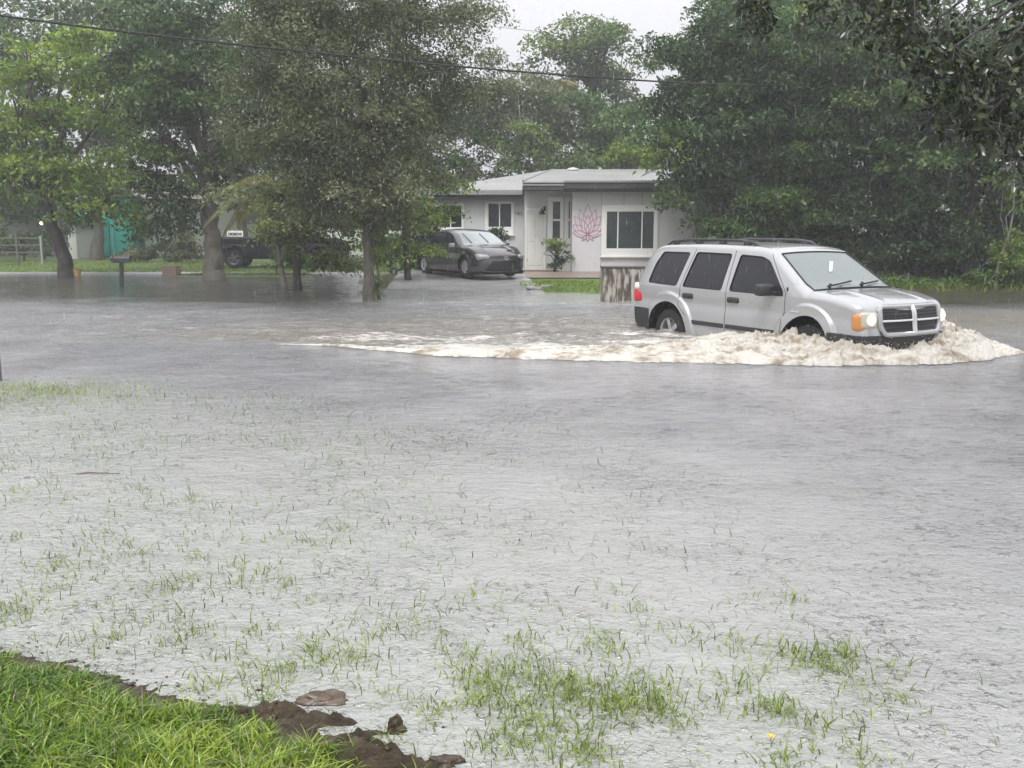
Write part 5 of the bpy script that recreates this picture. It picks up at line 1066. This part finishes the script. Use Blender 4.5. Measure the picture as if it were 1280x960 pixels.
x, y, d = x[kp], y[kp], d[kp]; h = rng.uniform(.03, .075, len(x)) * (1 + .6 * fbm(x * 6, y * 6, s=62, o=2)) * (.6 + .4 * sst(0, .3, d)); rr = np.clip(.45 + .55 * fbm(x * 4, y * 4, s=63, o=3) + rng.normal(0, .24, len(x)), 0, 1)
gobj('bank_grass', [blades(x, y, ground_z(x, y) - .004, h, rng.uniform(.0035, .0075, len(x)), 1.2, rnd=rr)], L_grass, 'thick bright green lawn grass on the dry bank at bottom left')
m = rng.uniform(0, 1, len(x)) < .09
gobj('dead_grass', [blades(x[m], y[m], ground_z(x[m], y[m]), h[m] * .8, np.full(m.sum(), .003), 2.4)], L_straw, 'pale dead blades scattered through the bright lawn grass', 'dead grass')
# blades standing out of shallow water; density falls to the right and away
parts = []
def sub(n, px0, px1, py0, py1, h0, h1, wd, fn=None, lean=.7):
    px = rng.uniform(px0, px1, n); py = rng.uniform(py0, py1, n); q = np.array([G(a, b) for a, b in zip(px, py)]); k = np.ones(n, bool) if fn is None else fn(px, py, q)
    q = q[k]; nn = len(q)
    if nn: parts.append(blades(q[:, 0], q[:, 1], np.full(nn, -.012), rng.uniform(h0, h1, nn), rng.uniform(wd * .6, wd * 1.2, nn), lean))
# even over the ground: sample ground area
n = 105000; x = rng.uniform(-7, 5, n); y = rng.uniform(2.4, 10, n); nz = fbm(x * 1.6, y * 1.6, s=71, o=4)
edge = sst(3.3, -1.5, x - .30 * (6 - y)) ; pr = .32 * np.clip(.5 + 1.2 * nz, 0.02, 1) * np.where(y < 9, 1, sst(10, 9, y)) * np.clip(1 - sst(-1.2, 2.6, x + .25 * (y - 4)), .02, 1)
k = (rng.uniform(0, 1, n) < pr) & (bank_d(x, y) < -.02); x, y = x[k], y[k]
parts.append(blades(x, y, np.full(len(x), -.012), rng.uniform(.02, .10, len(x)) * (.6 + .5 * rng.uniform(0, 1, len(x))), rng.uniform(.0018, .0042, len(x)) * (1 + y * .05), 1.1, rnd=rng.uniform(0, .7, len(x))))
# the small tufts
tufts = [(215, 735, 22, 60), (235, 728, 14, 30), (225, 795, 30, 90), (415, 820, 30, 90), (20, 770, 22, 70), (5, 765, 18, 60), (125, 806, 26, 70), (60, 808, 30, 50), (350, 842, 20, 60), (325, 788, 18, 40), (295, 705, 8, 16), (185, 630, 12, 18),
         (590, 835, 26, 120), (620, 855, 30, 160), (660, 840, 34, 180), (600, 870, 24, 90), (645, 885, 28, 130), (560, 812, 20, 50), (700, 855, 30, 120), (740, 870, 34, 170), (790, 872, 34, 190), (835, 885, 26, 150), (770, 890, 30, 120), (715, 880, 22, 90),
         (680, 905, 30, 120), (640, 925, 30, 120), (690, 940, 34, 130), (740, 945, 24, 80), (545, 885, 24, 80), (755, 800, 16, 40), (755, 815, 22, 60), (915, 800, 16, 30), (1000, 820, 26, 90), (1025, 828, 20, 60), (1055, 815, 18, 60), (960, 890, 24, 90),
         (1015, 905, 18, 70), (985, 885, 14, 30), (930, 855, 24, 40), (1075, 850, 18, 30), (985, 955, 30, 90), (1080, 955, 28, 70), (860, 800, 24, 26), (620, 750, 30, 30), (575, 745, 16, 26), (520, 640, 30, 14), (500, 775, 14, 16), (70, 700, 18, 20), (430, 540, 8, 8), (150, 680, 30, 20), (60, 600, 20, 14), (1150, 900, 40, 26), (830, 800, 30, 26), (470, 800, 30, 22), (320, 875, 26, 50), (250, 862, 22, 60)]
for _ in range(150):
    a_ = rng.uniform(0, 1); px = rng.uniform(430, 1130) if a_ < .6 else rng.uniform(0, 430); py = (rng.uniform(740, 965) if a_ < .6 else rng.uniform(560, 850)); tufts.append((px, py, rng.uniform(8, 34), int(rng.uniform(5, 34))))
for (px, py, sp_, cnt) in tufts:
    q = G(px, py); s_ = sp_ / F * q[1] * 1.7; cnt = int(cnt * .8); X_ = q[0] + rng.normal(0, s_ * .50, cnt); Y_ = q[1] + rng.normal(0, s_ * .6, cnt)
    parts.append(blades(X_, Y_, np.full(cnt, -.012), rng.uniform(.03, .085, cnt), rng.uniform(.003, .0060, cnt), .9, rnd=rng.uniform(.25, 1, cnt)))
# the greener island of grass at the left edge, further out
n = 2600; u = rng.normal(0, 1, (n, 2)); q = G(35, 489); x = q[0] + u[:, 0] * .75; y = q[1] + u[:, 1] * .35; k = x < q[0] + 1.5; parts.append(blades(x[k], y[k], np.full(k.sum(), -.015), rng.uniform(.03, .085, k.sum()), rng.uniform(.003, .006, k.sum()), 1.0, rnd=rng.uniform(.4, 1, k.sum())))
gobj('flooded_grass', parts, L_wet, 'sparse grass blades and tufts poking out of the shallow flood water')
# verge and bank grass, far
parts = []
n = 9000; x = rng.uniform(.2, 3.6, n); y = rng.uniform(24.6, 29.2, n); k = (ground_z(x, y) > .015); x, y = x[k], y[k]; parts.append(blades(x, y, ground_z(x, y) - .01, rng.uniform(.04, .10, len(x)), np.full(len(x), .012), .8))
n = 9000; x = rng.uniform(-22, -4.6, n); y = rng.uniform(36.4, 44, n); parts.append(blades(x, y, ground_z(x, y) - .01, rng.uniform(.04, .12, n), np.full(n, .02), .9))
n = 5000; x = rng.uniform(-12, -5, n); y = rng.uniform(33.0, 36, n); k = ground_z(x, y) > .03; x, y = x[k], y[k]; parts.append(blades(x, y, ground_z(x, y) - .01, rng.uniform(.04, .12, len(x)), np.full(len(x), .018), .9))
n = 2500; x = rng.uniform(9.3, 18, n); y = rng.uniform(25.4, 28.5, n); parts.append(blades(x, y, ground_z(x, y) - .02, rng.uniform(.10, .38, n), np.full(n, .014), .9))
gobj('verge_grass', parts, L_grass, 'short green grass on the far lawns, verge and right bank')
# floating leaf scraps and mud crumbs near the shore
n = 8000; x = rng.uniform(-2.6, 1.4, n); y = rng.uniform(2.3, 4.8, n); d = bank_d(x, y); k = (d < .05) & (rng.uniform(0, 1, n) < np.exp(-np.abs(d - .03) / .07) * .9); x, y = x[k], y[k]
V, Fc = blobs(np.stack([x, y, np.maximum(ground_z(x, y), 0) + .002], 1), (.0015 + rng.exponential(.0035, (len(x), 1)) * rng.uniform(.5, 1.4, (len(x), 3))) * [1.6, 1, .6])
tag(link('mud_crumbs', npmesh('mud_crumbs', V, Fc), mudm), 'dark crumbs of mud and dead leaf along the water edge', 'mud', kind='stuff')

n = 5000; x = rng.uniform(-2.6, 1.4, n); y = rng.uniform(2.2, 4.9, n); d = bank_d(x, y); k = (rng.uniform(0, 1, n) < np.exp(-np.abs(d - .04) / .10)) & (d > -.4); x, y = x[k], y[k]
gobj('plant_debris', [blades(x, y, np.maximum(ground_z(x, y), 0) + .002, rng.uniform(.006, .022, len(x)), rng.uniform(.002, .006, len(x)), 2.8)], leafmat('rotten_leaves', (.02, .014, .009), (.06, .04, .02), (.20, .15, .08), .35, .1), 'dark rotten leaf and stem scraps washed up along the water edge', 'debris')
# ================================================================== RAIN AND AIR
n = 60000; q = np.stack([rng.uniform(-16, 18, n), rng.uniform(4.5, 30, n), rng.uniform(0, 11, n)], 1); ln = rng.uniform(.04, .10, n); rd = rng.uniform(.0006, .0013, n)
a = np.array([0, 2.094, 4.189]); tri = np.stack([np.cos(a), np.sin(a), a * 0], 1); sl_ = np.array([.04, 0, 1.])
V = np.concatenate([q[:, None] - sl_ * ln[:, None, None] / 2, q[:, None] + tri[None] * rd[:, None, None], q[:, None] + sl_ * ln[:, None, None] / 2], 1)
f = np.array([(0, 1, 2), (0, 2, 3), (0, 3, 1), (4, 2, 1), (4, 3, 2), (4, 1, 3)]); Q = (f[None] + np.arange(n)[:, None, None] * 5).reshape(-1, 3)
rm = M('rain_water', (.40, .42, .44), .15, spec=.9)
tag(link('rain', npmesh('rain', V.reshape(-1, 3), Q), rm), 'fine raindrops falling through the whole street', 'rain', kind='stuff')
hm = bpy.data.materials.new('rain_haze'); hm.use_nodes = True; t = hm.node_tree; t.nodes.clear(); pv = t.nodes.new('ShaderNodeVolumePrincipled'); o_ = t.nodes.new('ShaderNodeOutputMaterial')
pv.inputs['Color'].default_value = (.88, .89, .92, 1); pv.inputs['Density'].default_value = .0023; pv.inputs['Anisotropy'].default_value = .1; t.links.new(pv.outputs[0], o_.inputs['Volume'])
hz_ = B().bx(-310, 310, -70, 610, -1.6, 22).build('haze', hm); hz_['kind'] = 'stuff'
